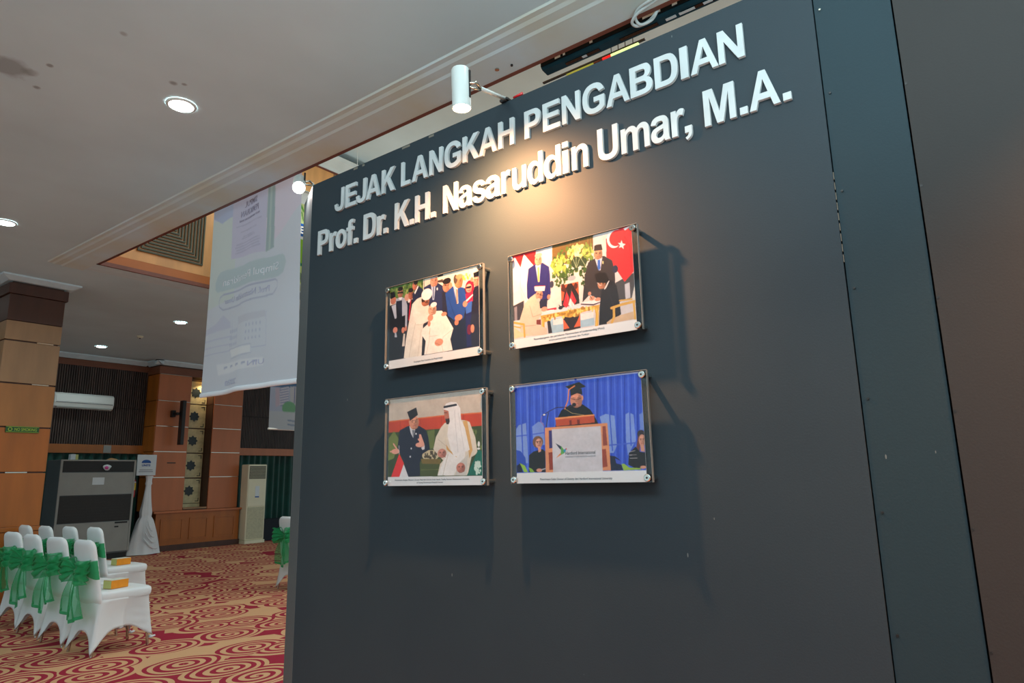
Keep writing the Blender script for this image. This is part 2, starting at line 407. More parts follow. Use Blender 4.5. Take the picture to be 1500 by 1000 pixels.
# ------------------------------------------------------------------ bold grotesque letter outlines (units of 1/1000 em)
OUT = {
'E': ['M73 0L73 716L604 716L604 595L218 595L218 436L577 436L577 316L218 316L218 121L617 121L617 0'],
'L': ['M76 0L76 716L221 716L221 121L581 121L581 0'],
'I': ['M68 0L68 716L213 716L213 0'],
'H': ['M73 0L73 716L218 716L218 434L501 434L501 716L646 716L646 0L501 0L501 313L218 313L218 0'],
'N': ['M73 0L73 716L214 716L507 238L507 716L641 716L641 0L496 0L208 467L208 0'],
'M': ['M71 0L71 716L287 716L417 227L546 716L763 716L763 0L629 0L629 564L487 0L348 0L205 564L205 0'],
'K': ['M74 0L74 716L219 716L219 398L511 716L706 716L436 437L720 0L533 0L336 335L219 216L219 0'],
'A': ['M718 0L561 0L498 163L212 163L153 0L0 0L279 716L432 716', 'M452 284L353 549L257 284'],
'P': ['M73 0L73 716L305 716Q450 716 490 700Q545 680 572 628Q603 580 603 498Q603 400 545 335Q490 270 340 270L218 270L218 0',
      'M218 595L218 391L297 391Q383 391 412 405Q453 430 453 494Q453 560 405 585Q380 595 288 595'],
'B': ['M73 716L359 716Q480 716 525 695Q600 650 600 535Q600 430 502 384Q632 345 632 210Q632 60 500 20Q440 0 317 0L73 0',
      'M218 597L218 431L313 431Q400 431 425 440Q460 460 460 514Q460 570 420 588Q395 597 301 597',
      'M218 312L218 121L352 121Q430 121 450 135Q484 160 484 214Q484 270 440 295Q410 312 332 312'],
'D': ['M72 716L337 716Q440 716 500 690Q643 615 643 355Q643 110 500 35Q440 0 344 0L72 0',
      'M217 595L217 121L326 121Q400 121 430 140Q495 190 495 357Q495 530 425 575Q395 595 281 595'],
'G': ['M389 263L389 384L702 384L702 98Q650 45 570 15Q490 -12 400 -12Q230 -12 137 85Q46 185 46 361Q46 550 150 645Q240 728 394 728Q520 728 600 675Q675 620 695 516L551 489Q535 540 495 572Q455 603 394 603Q300 603 248 545Q195 485 195 367Q195 235 250 175Q300 113 393 113Q440 113 483 130Q530 148 557 172L557 263'],
'J': ['M361 716L506 716L506 263Q506 130 480 85Q430 -12 278 -12Q150 -12 90 50Q30 105 24 225L161 240Q162 175 185 145Q215 112 270 112Q325 112 342 145Q361 175 361 265'],
'U': ['M71 716L216 716L216 328Q216 225 222 198Q245 112 364 112Q470 112 492 190Q500 225 500 320L500 716L645 716L645 340Q645 195 630 140Q580 -12 369 -12Q170 -12 100 100Q71 160 71 335'],
'r': ['M203 0L66 0L66 519L193 519L193 445Q240 530 305 530Q350 530 392 506L349 386Q315 408 286 408Q250 408 228 375Q203 345 203 160'],
'o': ['M572 259Q572 371 494 451Q416 530 306 530Q196 530 118 451Q40 371 40 259Q40 147 118 67Q196 -12 306 -12Q416 -12 494 67Q572 147 572 259',
      'M432 259Q432 335 395 374Q358 414 306 414Q254 414 217 374Q180 335 180 259Q180 183 217 144Q254 104 306 104Q358 104 395 144Q432 183 432 259'],
'f': ['M12 519L88 519L88 558Q88 650 120 685Q160 728 240 728Q295 728 345 713L326 618Q295 625 270 625Q225 625 225 565L225 519L328 519L328 411L225 411L225 0L88 0L88 411L12 411'],
'a': ['M174 361L50 383Q70 460 125 495Q175 530 275 530Q370 530 420 508Q465 485 483 450Q503 415 503 320L501 160Q501 90 508 60Q515 28 532 0L396 0Q390 15 382 46Q345 15 305 0Q265 -12 222 -12Q140 -12 90 35Q42 80 42 150Q42 195 65 232Q88 268 128 288Q170 305 240 318Q340 337 367 350L367 363Q367 395 350 410Q330 425 275 425Q230 425 210 412Q190 398 174 361',
      'M367 258Q345 250 285 238Q225 225 207 213Q178 195 178 160Q178 130 202 107Q225 85 260 85Q300 85 335 110Q358 130 365 155Q367 175 367 230'],
's': ['M24 148L161 169Q170 130 197 108Q225 88 280 88Q335 88 362 108Q382 122 382 145Q382 162 371 172Q360 182 325 190Q160 227 115 257Q53 300 53 375Q53 440 105 485Q160 530 268 530Q375 530 425 497Q478 462 498 395L369 371Q360 400 338 416Q315 432 272 432Q220 432 195 417Q180 407 180 390Q180 375 192 365Q210 352 316 328Q425 303 467 268Q510 232 510 168Q510 95 452 42Q395 -12 280 -12Q175 -12 115 30Q55 75 24 148'],
'u': ['M413 0L413 78Q385 35 340 12Q295 -12 243 -12Q190 -12 148 10Q106 33 88 75Q69 115 69 190L69 519L206 519L206 280Q206 170 214 145Q222 120 243 105Q263 92 295 92Q330 92 358 110Q388 130 397 160Q407 190 407 300L407 519L544 519L544 0'],
'd': ['M547 0L420 0L420 76Q388 33 346 10Q303 -12 259 -12Q170 -12 106 60Q43 132 43 263Q43 395 105 463Q168 530 260 530Q345 530 410 458L410 716L547 716',
      'M183 271Q183 185 207 145Q242 92 300 92Q347 92 380 132Q412 172 412 252Q412 342 380 382Q348 422 297 422Q248 422 215 383Q183 345 183 271'],
'i': ['M72 589L72 716L209 716L209 589', 'M72 0L72 519L209 519L209 0'],
'n': ['M543 0L406 0L406 265Q406 350 397 374Q388 398 368 412Q348 425 320 425Q283 425 255 405Q225 385 215 353Q204 320 204 235L204 0L67 0L67 519L194 519L194 443Q262 530 365 530Q410 530 448 514Q486 497 505 472Q525 447 533 415Q543 383 543 323'],
'm': ['M62 519L188 519L188 448Q256 530 350 530Q400 530 436 510Q473 490 496 448Q532 490 573 510Q613 530 658 530Q715 530 754 507Q794 484 813 439Q827 405 827 331L827 0L690 0L690 296Q690 373 676 395Q657 425 617 425Q588 425 563 408Q538 390 527 356Q516 323 516 249L516 0L379 0L379 284Q379 360 372 382Q364 404 349 415Q333 425 306 425Q274 425 248 408Q222 390 211 358Q200 325 200 250L200 0L62 0'],
'.': ['M70 0L70 140L208 140L208 0'],
',': ['M68 140L205 140L205 40Q205 -20 195 -55Q180 -110 98 -150L70 -95Q115 -75 128 -50Q140 -25 142 0L68 0'],
}
def outline_points(path):
    import re as _re
    pts = []; cur = None
    for cmd, args in _re.findall(r'([MLQ])([^MLQ]*)', path):
        n = [float(a) for a in args.split()]
        if cmd in 'ML': cur = (n[0], n[1]); pts.append(cur)
        else:
            c, e = (n[0], n[1]), (n[2], n[3])
            for k in range(1, 6):
                t = k / 5
                pts.append(((1 - t) ** 2 * cur[0] + 2 * t * (1 - t) * c[0] + t * t * e[0], (1 - t) ** 2 * cur[1] + 2 * t * (1 - t) * c[1] + t * t * e[1]))
            cur = e
    if pts[0] == pts[-1]: pts.pop()
    return pts
def bold_glyph(ch):
    key = ('bold', ch)
    if key in _glyph: return _glyph[key]
    c = bpy.data.curves.new('g', 'CURVE'); c.dimensions = '2D'; c.fill_mode = 'BOTH'; c.extrude = 0.05
    for path in OUT[ch]:
        pts = outline_points(path)
        sp = c.splines.new('POLY'); sp.points.add(len(pts) - 1)
        for i, (x, y) in enumerate(pts): sp.points[i].co = (x / 1000, y / 1000, 0, 1)
        sp.use_cyclic_u = True
    o = bpy.data.objects.new('g', c); COL.objects.link(o)
    dg = bpy.context.evaluated_depsgraph_get(); ev = o.evaluated_get(dg); me = ev.to_mesh()
    vs = [v.co.copy() for v in me.vertices]; fs = [tuple(p.vertices) for p in me.polygons]
    ev.to_mesh_clear(); bpy.data.objects.remove(o); bpy.data.curves.remove(c)
    _glyph[key] = (vs, fs); return _glyph[key]

def text_mb(body, fn, off=0.0, fit=None, bold=False):
    """text scaled so its box fits fit=(u0,u1,v0,v1); fn(u,v,w) maps to 3-D, w in 0..1 is front"""
    vs, fs = bold_glyph(body) if bold else glyph(body, off)
    xs = [v.x for v in vs]; ys = [v.y for v in vs]
    x0, x1, y0, y1 = min(xs), max(xs), min(ys), max(ys)
    u0, u1, v0, v1 = fit
    mb = MB()
    mb.add([fn(u0 + (v.x - x0) / (x1 - x0) * (u1 - u0), v0 + (v.y - y0) / (y1 - y0) * (v1 - v0), 1.0 if v.z > 0 else 0.0) for v in vs], fs)
    return mb

# ------------------------------------------------------------------ painted prints (colour per vertex)
def paint(prims, W, H, base):
    img = np.zeros((H, W, 3)); img[:] = base
    yy, xx = np.mgrid[0:H, 0:W]
    X = (xx + 0.5) / W * 1000; Y = (yy + 0.5) / H * 1000
    asp = 1.4
    rng = random.Random(3)
    def over(mask, c): img[mask] = c
    for p in prims:
        k = p[0]
        if k == 'P':
            pts = p[2]; ins = np.zeros((H, W), bool); n = len(pts)
            for i in range(n):
                x1, y1 = pts[i]; x2, y2 = pts[(i + 1) % n]
                if y1 == y2: continue
                c = ((Y > min(y1, y2)) & (Y <= max(y1, y2)))
                ins ^= c & (X < (x2 - x1) * (Y - y1) / (y2 - y1) + x1)
            over(ins, p[1])
        elif k == 'E':
            _, c, cx, cy, rx, ry = p[:6]
            over(((X - cx) / max(rx, 1)) ** 2 + ((Y - cy) / max(ry, 1)) ** 2 < 1, c)
        elif k == 'L':
            _, c, wd, pts = p; hw = wd / 2
            for (x1, y1), (x2, y2) in zip(pts[:-1], pts[1:]):
                dx, dy = (x2 - x1) * asp, (y2 - y1); L2 = dx * dx + dy * dy + 1e-6
                t = np.clip((((X - x1) * asp) * dx + (Y - y1) * dy) / L2, 0, 1)
                d = np.hypot((X - x1) * asp - t * dx, (Y - y1) - t * dy)
                over(d < hw * 1.2, c)
        elif k == 'F':
            _, cs, cx, cy, rx, ry, n = p
            for i in range(n):
                a = rng.random() * 2 * PI; r = math.sqrt(rng.random())
                ex, ey = cx + math.cos(a) * r * rx, cy + math.sin(a) * r * ry
                s1 = rng.uniform(5, 14); s2 = rng.uniform(8, 26)
                over(((X - ex) / s1) ** 2 + ((Y - ey) / s2) ** 2 < 1, cs[i % len(cs)])
    return img
def photo_tone(img, amt=0.06):
    """uneven cloth and skin tone of a printed photograph, with softened outlines"""
    H, W, _ = img.shape; r = np.random.RandomState(5)
    f = np.zeros((H, W))
    for n, a in ((14, 0.5), (34, 0.35), (80, 0.3)):
        g = r.rand(n + 2, int(n * 1.4) + 2)
        yy = np.linspace(0, n, H); xx = np.linspace(0, int(n * 1.4), W)
        y0 = yy.astype(int); x0 = xx.astype(int); ty = (yy - y0)[:, None]; tx = (xx - x0)[None, :]
        f += a * ((g[y0][:, x0] * (1 - ty) + g[y0 + 1][:, x0] * ty) * (1 - tx) + (g[y0][:, x0 + 1] * (1 - ty) + g[y0 + 1][:, x0 + 1] * ty) * tx - 0.5)
    out = img * (1 + amt * 2 * f[..., None]); out[int(H * 0.90):] = img[int(H * 0.90):]
    p = np.pad(out, ((1, 1), (1, 1), (0, 0)), 'edge')
    return (p[:-2, 1:-1] + p[2:, 1:-1] + p[1:-1, :-2] + p[1:-1, 2:] + 8 * p[1:-1, 1:-1]) / 12
def shrink(img):
    H, W, _ = img.shape
    return img.reshape(H // 2, 2, W // 2, 2, 3).mean(axis=(1, 3))
def print_mesh(name, img, fn, m, parent, nxy=None):
    """one quad per painted cell, corner colours blended between neighbours"""
    H, W, _ = img.shape
    us = (np.arange(W) + 0.0) / (W - 1); vs_ = np.arange(H) / (H - 1)
    verts = [fn(u, v) for v in vs_ for u in us]
    o3 = Vector(parent.get('_o', (0, 0, 0)))
    idx = np.arange(H * W).reshape(H, W)
    faces = np.stack([idx[:-1, :-1], idx[1:, :-1], idx[1:, 1:], idx[:-1, 1:]], -1).reshape(-1, 4).tolist()
    me = bpy.data.meshes.new(name)
    me.from_pydata([(a - o3.x, b - o3.y, c - o3.z) for a, b, c in verts], [], faces)
    ca = me.color_attributes.new('print', 'FLOAT_COLOR', 'POINT')
    c = np.clip(img.reshape(-1, 3) / 255, 0, 1)
    lin = np.where(c <= 0.04045, c / 12.92, ((c + 0.055) / 1.055) ** 2.4) * 0.74
    ca.data.foreach_set('color', np.concatenate([lin, np.ones((len(lin), 1))], 1).ravel())
    me.materials.append(m)
    me.polygons.foreach_set('use_smooth', [True] * len(me.polygons))
    o = bpy.data.objects.new(name, me); COL.objects.link(o); o.parent = parent
    return o

PRINTS = {
1: [
('P',(222,216,204),[(0,0),(1000,0),(1000,1000),(0,1000)]),
('P',(98,128,62),[(0,0),(398,-10),(399,186),(203,190),(2,131)]),
('F',[(75,110,45),(130,155,75),(60,88,40),(150,165,90)],201,48,191,78,60),
('L',(120,105,90),7,[(408,-8),(413,99)]),
('L',(190,180,165),4,[(892,-3),(893,158)]),
('P',(60,50,50),[(563,-5),(621,-4),(621,23),(563,23)]),
('P',(80,65,60),[(556,63),(621,60),(621,101),(556,83)]),
('P',(36,31,44),[(3,225),(339,212),(602,185),(1006,255),(1001,910),(-2,900)]),
('P',(176,182,200),[(74,164),(133,146),(189,179),(217,278),(214,543),(81,470)]),
('P',(36,38,60),[(80,190),(150,193),(157,599),(85,584)]),
('E',(188,128,100),128,96,32,61),
('E',(150,102,80),146,107,13,45),
('E',(206,140,110),123,68,16,15),
('E',(78,53,42),115,88,5,4),
('L',(78,53,42),4,[(109,77),(122,79)]),
('E',(78,53,42),140,95,5,4),
('L',(78,53,42),4,[(134,84),(146,86)]),
('E',(150,102,80),129,107,5,8),
('L',(150,70,66),5,[(119,124),(137,128)]),
('E',(150,102,80),128,147,15,8),
('E',(40,32,30),129,49,31,26),
('L',(20,18,22),14,[(100,92),(160,99)]),
('P',(240,238,240),[(105,150),(154,156),(140,188),(122,186)]),
('P',(24,21,28),[(80,400),(191,384),(191,690),(142,899),(73,900)]),
('P',(26,23,32),[(-1,238),(77,215),(161,405),(161,793),(135,901),(3,898)]),
('P',(196,200,216),[(21,236),(77,222),(88,395),(66,403)]),
('E',(192,115,92),43,170,34,49),
('P',(22,20,26),[(4,66),(57,60),(70,130),(8,147)]),
('E',(210,135,115),72,539,28,36),
('P',(170,175,190),[(68,569),(85,570),(97,631),(66,624)]),
('E',(200,125,100),168,560,19,36),
('E',(200,125,100),199,546,14,31),
('P',(215,205,195),[(173,603),(193,607),(188,751),(158,751)]),
('E',(205,150,130),209,171,29,42),
('P',(30,30,45),[(214,242),(271,208),(290,491),(226,504)]),
('E',(180,108,80),256,150,30,60),
('E',(144,86,64),273,161,12,44),
('E',(198,118,88),251,122,15,15),
('E',(75,45,33),244,143,5,3),
('L',(75,45,33),4,[(238,131),(250,133)]),
('E',(75,45,33),267,149,5,3),
('L',(75,45,33),4,[(261,138),(273,140)]),
('E',(144,86,64),257,161,4,7),
('L',(150,70,66),5,[(248,178),(265,181)]),
('E',(144,86,64),256,200,14,8),
('E',(42,35,32),257,97,33,28),
('L',(205,25,55),15,[(255,218),(235,450)]),
('P',(235,230,230),[(224,210),(255,211),(242,245),(220,237)]),
('P',(38,43,72),[(274,152),(335,56),(399,127),(399,248),(283,267)]),
('P',(235,235,238),[(295,137),(338,60),(345,76),(305,161)]),
('E',(205,125,100),300,50,27,59),
('E',(164,100,80),315,60,11,44),
('E',(225,137,110),296,22,13,15),
('E',(86,52,42),290,42,5,3),
('L',(86,52,42),4,[(284,31),(295,33)]),
('E',(86,52,42),310,48,5,3),
('L',(86,52,42),4,[(305,37),(316,38)]),
('E',(164,100,80),301,60,4,7),
('L',(150,70,66),5,[(293,77),(308,80)]),
('E',(164,100,80),301,99,12,8),
('E',(45,35,30),313,15,25,31),
('P',(46,52,90),[(405,104),(485,77),(563,89),(627,148),(646,426),(459,394)]),
('P',(182,196,226),[(487,87),(540,102),(524,280),(506,276)]),
('L',(60,70,110),10,[(515,127),(515,257)]),
('E',(216,152,128),521,55,43,69),
('E',(172,121,102),545,69,17,52),
('E',(237,167,140),515,22,21,18),
('E',(90,63,53),505,45,6,4),
('L',(90,63,53),4,[(496,32),(514,35)]),
('E',(90,63,53),538,54,6,4),
('L',(90,63,53),4,[(529,41),(546,44)]),
('E',(172,121,102),522,68,7,8),
('L',(150,70,66),4,[(509,87),(533,92)]),
('E',(172,121,102),521,113,20,9),
('E',(200,188,178),519,-1,43,25),
('L',(90,60,55),4,[(498,43),(514,48)]),
('L',(90,60,55),4,[(530,50),(547,53)]),
('L',(170,90,80),4,[(508,88),(537,93)]),
('E',(230,230,235),558,159,8,17),
('P',(42,42,62),[(608,207),(728,222),(726,671),(626,648)]),
('E',(198,138,112),665,156,47,68),
('E',(158,110,89),691,170,18,50),
('E',(217,151,123),658,123,24,17),
('E',(83,57,47),647,145,7,4),
('L',(83,57,47),4,[(638,132),(657,136)]),
('E',(83,57,47),683,155,7,4),
('L',(83,57,47),4,[(674,142),(692,146)]),
('E',(158,110,89),666,168,8,8),
('L',(150,70,66),4,[(652,186),(678,192)]),
('E',(158,110,89),665,213,21,9),
('E',(38,30,30),663,95,45,36),
('L',(30,25,28),5,[(625,131),(653,139),(659,149),(680,141),(707,143)]),
('E',(205,145,120),703,161,20,40),
('F',[(165,185,60),(190,200,110)],867,103,43,43,12),
('P',(42,76,152),[(646,237),(728,172),(845,219),(870,310),(859,479),(836,578),(751,571),(677,501)]),
('P',(225,226,234),[(734,170),(780,200),(786,384),(767,384)]),
('P',(176,125,95),[(763,212),(780,222),(780,380),(768,379)]),
('L',(30,55,115),5,[(747,184),(767,384)]),
('L',(30,55,115),5,[(677,286),(757,546)]),
('E',(202,138,98),790,135,45,75),
('E',(161,110,78),815,150,17,56),
('E',(222,151,107),784,100,22,18),
('E',(84,57,41),773,125,7,4),
('L',(84,57,41),4,[(765,110),(782,113)]),
('E',(84,57,41),807,134,7,4),
('L',(84,57,41),4,[(798,120),(816,123)]),
('E',(161,110,78),791,149,7,9),
('L',(150,70,66),4,[(778,169),(802,175)]),
('E',(161,110,78),790,198,20,10),
('E',(85,70,60),756,99,20,53),
('E',(212,150,112),797,77,39,26),
('P',(30,32,56),[(677,501),(751,571),(836,565),(875,496),(876,890),(725,892)]),
('L',(18,20,38),6,[(800,609),(808,883)]),
('E',(218,140,112),788,544,39,34),
('E',(210,130,100),767,595,22,31),
('E',(184,26,60),905,230,47,79),
('E',(228,162,142),896,238,31,50),
('E',(182,129,113),913,248,12,37),
('E',(250,178,156),891,214,16,13),
('E',(95,68,59),884,231,5,3),
('L',(95,68,59),4,[(878,221),(890,223)]),
('E',(95,68,59),908,237,4,4),
('L',(95,68,59),4,[(901,227),(914,230)]),
('E',(182,129,113),896,247,5,6),
('L',(150,70,66),4,[(887,261),(904,264)]),
('E',(182,129,113),895,280,14,7),
('E',(40,30,38),893,228,30,13),
('L',(200,40,60),5,[(881,263),(909,268)]),
('P',(196,38,78),[(860,295),(937,289),(936,394),(874,406)]),
('P',(232,228,232),[(864,368),(935,314),(940,329),(868,392)]),
('P',(62,104,190),[(859,413),(928,385),(921,520),(867,533)]),
('P',(34,36,90),[(858,524),(921,507),(920,887),(872,890)]),
('E',(205,140,115),856,406,24,34),
('E',(205,140,120),927,147,16,27),
('P',(38,36,55),[(953,241),(1001,208),(1001,903),(919,895),(910,634)]),
('E',(206,142,122),975,178,33,58),
('E',(164,113,97),994,189,13,43),
('E',(226,156,134),971,151,16,14),
('E',(86,59,51),963,170,5,3),
('L',(86,59,51),4,[(956,159),(970,161)]),
('E',(86,59,51),988,177,5,3),
('L',(86,59,51),4,[(982,166),(995,169)]),
('E',(164,113,97),976,189,5,7),
('L',(150,70,66),4,[(966,205),(984,209)]),
('E',(164,113,97),975,227,15,7),
('P',(26,22,30),[(943,79),(1003,72),(1003,128),(948,133)]),
('L',(70,45,45),4,[(951,158),(998,161)]),
('E',(112,26,56),898,702,23,57),
('E',(210,140,112),930,697,19,46),
('P',(230,225,215),[(272,271),(326,222),(379,208),(466,327),(475,452),(401,544),(393,732),(386,908),(180,896),(201,692),(223,558)]),
('L',(200,192,182),7,[(340,378),(288,628),(243,891)]),
('L',(205,198,188),7,[(381,594),(343,897)]),
('L',(195,188,178),7,[(297,326),(341,509),(354,533)]),
('P',(236,231,222),[(288,268),(340,378),(470,448),(483,508),(381,542),(321,525),(273,362)]),
('L',(196,188,178),5,[(321,528),(381,539),(479,505)]),
('E',(182,112,82),426,278,45,53),
('E',(145,89,65),451,290,18,39),
('E',(200,123,90),419,253,23,13),
('E',(76,47,34),409,270,7,3),
('L',(76,47,34),4,[(400,259),(418,263)]),
('E',(76,47,34),443,279,7,3),
('L',(76,47,34),4,[(434,268),(452,271)]),
('E',(145,89,65),427,288,7,6),
('L',(150,70,66),4,[(414,301),(439,307)]),
('E',(145,89,65),426,322,20,7),
('E',(60,42,36),399,248,19,31),
('E',(242,241,239),440,194,61,69),
('L',(50,35,30),6,[(399,248),(426,287),(456,290)]),
('P',(240,237,230),[(524,410),(608,425),(658,496),(733,653),(701,770),(725,895),(416,895),(432,740),(379,648),(401,585),(466,538),(486,482)]),
('L',(208,202,192),6,[(480,616),(471,748),(438,895)]),
('L',(210,204,194),6,[(733,659),(626,728),(607,803)]),
('L',(205,200,190),5,[(563,701),(473,695)]),
('L',(200,190,160),6,[(480,602),(471,667)]),
('L',(214,208,198),7,[(607,816),(626,899)]),
('E',(220,168,142),504,391,46,63),
('E',(176,134,113),529,404,19,46),
('E',(242,184,156),497,361,23,16),
('E',(92,70,59),486,382,7,3),
('L',(92,70,59),4,[(476,369),(495,373)]),
('E',(92,70,59),521,390,7,4),
('L',(92,70,59),4,[(512,378),(531,381)]),
('E',(176,134,113),505,403,7,7),
('L',(150,70,66),4,[(491,419),(517,424)]),
('E',(176,134,113),504,444,21,8),
('E',(243,241,236),519,334,35,28),
('L',(120,80,65),4,[(475,377),(505,389)]),
('E',(216,150,125),483,481,31,38),
('E',(210,140,115),469,546,17,32),
('E',(216,150,122),578,781,46,42),
('L',(160,95,80),4,[(538,782),(588,812)]),
('E',(214,146,118),633,470,30,24),
('P',(228,230,232),[(-2,897),(1001,903),(1000,1000),(0,1000)]),
],
2: [
('P',(224,217,216),[(0,0),(1000,0),(1000,1000),(0,1000)]),
('P',(205,198,205),[(93,3),(357,0),(346,513),(97,567)]),
('P',(222,214,216),[(261,5),(357,0),(348,401),(307,376),(262,119)]),
('P',(214,36,44),[(0,0),(218,4),(210,169),(190,200),(-2,146)]),
('P',(226,220,226),[(-1,94),(22,15),(76,147),(70,386),(75,518),(-3,543)]),
('P',(233,228,232),[(108,9),(205,178),(192,389),(122,573),(72,387),(73,153)]),
('L',(190,182,196),5,[(73,153),(70,357),(123,515)]),
('P',(62,56,62),[(-3,543),(98,509),(95,709),(1,706)]),
('P',(140,132,140),[(9,561),(35,552),(35,711),(10,708)]),
('P',(112,88,42),[(363,-2),(704,-3),(701,138),(609,263),(359,191)]),
('L',(150,120,60),5,[(515,-5),(514,109)]),
('L',(150,120,60),4,[(595,0),(594,105)]),
('L',(155,125,60),5,[(662,0),(661,84)]),
('L',(150,120,60),4,[(684,1),(683,91)]),
('P',(208,206,212),[(4,701),(416,724),(1009,677),(1004,912),(1,901)]),
('F',[(60,92,36),(85,120,45),(40,66,30)],520,223,171,166,130),
('F',[(60,92,36),(50,78,32),(80,110,50)],425,351,69,125,50),
('F',[(60,92,36),(50,78,32)],627,392,49,95,30),
('F',[(170,185,80),(205,210,120),(130,160,60),(190,200,100)],423,223,74,98,70),
('F',[(200,210,130),(220,222,150),(150,175,75)],569,125,72,84,70),
('F',[(190,200,100),(120,150,60)],657,152,43,83,40),
('F',[(215,218,150),(240,235,190)],579,143,28,55,18),
('E',(48,70,40),560,232,42,58),
('L',(190,205,170),4,[(533,185),(558,283)]),
('L',(190,205,170),4,[(561,179),(558,287)]),
('L',(190,205,170),4,[(589,201),(562,284)]),
('E',(48,70,40),615,244,33,44),
('L',(190,205,170),4,[(600,205),(631,283)]),
('E',(165,175,188),518,383,34,25),
('P',(74,72,76),[(858,521),(1008,457),(1003,689),(882,711)]),
('P',(196,196,206),[(927,553),(964,543),(965,692),(928,696)]),
('P',(238,48,54),[(802,183),(804,74),(851,14),(915,-7),(1000,0),(1001,448),(928,529),(883,422),(844,337),(802,251)]),
('L',(200,30,40),6,[(919,16),(979,197),(984,437)]),
('E',(244,240,242),869,84,58,97),
('E',(238,48,54),887,87,57,80),
('P',(224,217,216),[(768,90),(804,74),(805,197),(782,190),(780,108)]),
('P',(246,242,244),[(921,118),(929,155),(952,170),(933,183),(934,213),(918,188),(898,191),(909,167),(893,138),(914,147)]),
('P',(244,240,242),[(940,12),(987,1),(993,11),(951,35)]),
('P',(44,42,116),[(147,181),(209,147),(276,155),(329,211),(335,284),(338,483),(325,550),(303,559),(218,623),(129,488),(129,344)]),
('P',(38,35,60),[(218,538),(307,539),(302,626),(218,626)]),
('L',(32,30,90),5,[(315,278),(304,531)]),
('L',(32,30,90),5,[(164,237),(167,469)]),
('E',(60,62,84),349,401,17,37),
('P',(194,204,232),[(210,159),(259,165),(243,348),(229,344)]),
('P',(218,190,114),[(229,189),(245,190),(243,338),(233,349),(227,326)]),
('E',(218,168,142),237,115,32,57),
('E',(174,134,113),255,126,13,43),
('E',(239,184,156),232,87,17,15),
('E',(91,70,59),224,106,5,4),
('L',(91,70,59),4,[(218,95),(231,98)]),
('E',(91,70,59),249,114,5,3),
('L',(91,70,59),4,[(243,102),(256,105)]),
('E',(174,134,113),237,125,5,7),
('L',(150,70,66),4,[(227,141),(245,145)]),
('E',(174,134,113),236,163,14,8),
('E',(172,162,152),239,63,33,24),
('L',(150,105,90),4,[(219,106),(231,110)]),
('L',(150,105,90),4,[(243,111),(257,113)]),
('L',(175,110,100),4,[(228,141),(247,145)]),
('E',(205,140,115),319,523,14,26),
('P',(56,50,54),[(656,263),(720,233),(784,235),(844,297),(859,429),(857,561),(789,702),(665,592),(622,561),(622,404)]),
('P',(218,218,232),[(711,244),(770,241),(750,369),(735,364)]),
('P',(58,108,200),[(732,260),(751,263),(752,345),(740,369),(728,338)]),
('E',(230,215,150),772,296,5,16),
('P',(44,40,46),[(616,471),(654,589),(598,646),(607,551)]),
('E',(204,150,115),738,202,34,54),
('E',(163,120,92),757,213,13,40),
('E',(224,165,126),734,176,17,13),
('E',(85,63,48),725,193,6,4),
('L',(85,63,48),4,[(719,183),(733,186)]),
('E',(85,63,48),751,201,6,4),
('L',(85,63,48),4,[(745,191),(759,194)]),
('E',(163,120,92),739,212,5,6),
('L',(150,70,66),4,[(728,226),(747,231)]),
('E',(163,120,92),737,247,15,7),
('P',(48,36,36),[(711,108),(737,105),(767,112),(774,171),(706,162)]),
('L',(110,70,60),4,[(716,187),(730,191)]),
('L',(110,70,60),4,[(745,193),(761,195)]),
('L',(160,90,80),4,[(726,228),(750,233)]),
('E',(46,50,76),863,387,21,37),
('E',(205,140,115),657,574,13,19),
('P',(42,30,30),[(425,432),(571,432),(574,893),(432,907)]),
('P',(216,98,56),[(425,432),(483,433),(456,499),(440,592),(426,588)]),
('P',(216,98,56),[(515,431),(571,432),(571,569),(555,524)]),
('P',(216,98,56),[(432,766),(459,822),(485,878),(432,880)]),
('P',(216,98,56),[(574,759),(574,877),(519,879),(550,821)]),
('F',[(90,40,30)],445,468,16,28,10),
('F',[(90,40,30)],553,468,13,22,8),
('P',(158,190,212),[(301,761),(436,753),(436,908),(337,902)]),
('P',(222,224,228),[(351,765),(432,762),(434,824),(350,820)]),
('P',(160,192,214),[(574,759),(681,754),(685,890),(574,891)]),
('P',(224,226,230),[(578,760),(681,757),(681,816),(579,821)]),
('P',(50,40,45),[(299,767),(325,766),(340,897),(308,896)]),
('P',(218,216,226),[(241,688),(336,667),(597,650),(737,674),(736,703),(253,707)]),
('P',(206,162,62),[(243,699),(731,699),(724,756),(682,733),(595,744),(494,775),(415,744),(334,745),(299,774),(254,772)]),
('F',[(240,205,110),(165,120,35)],484,732,218,33,50),
('L',(206,162,62),31,[(266,746),(262,815),(275,894)]),
('L',(240,200,100),8,[(261,745),(258,814),(268,886)]),
('L',(206,162,62),28,[(704,722),(710,790),(702,900)]),
('L',(240,200,100),7,[(705,736),(712,790),(700,893)]),
('P',(206,28,52),[(299,645),(381,647),(383,668),(301,665)]),
('P',(236,232,236),[(301,659),(360,662),(362,670),(303,671)]),
('P',(238,238,242),[(581,649),(685,648),(743,671),(683,688)]),
('P',(70,40,60),[(584,656),(683,684),(737,674),(737,682),(683,698),(584,667)]),
('E',(38,38,42),418,658,19,18),
('L',(40,36,40),6,[(404,628),(420,653)]),
('P',(222,38,50),[(471,502),(491,574),(481,657),(463,669),(439,636)]),
('P',(222,38,50),[(513,508),(550,621),(531,652),(499,581)]),
('P',(240,236,240),[(499,579),(531,652),(510,672),(482,646)]),
('L',(120,110,100),4,[(471,489),(485,671)]),
('L',(120,110,100),4,[(511,492),(513,664)]),
('P',(206,192,174),[(58,701),(104,547),(158,488),(203,461),(235,514),(240,614),(259,675),(201,774),(297,843),(296,908),(61,876)]),
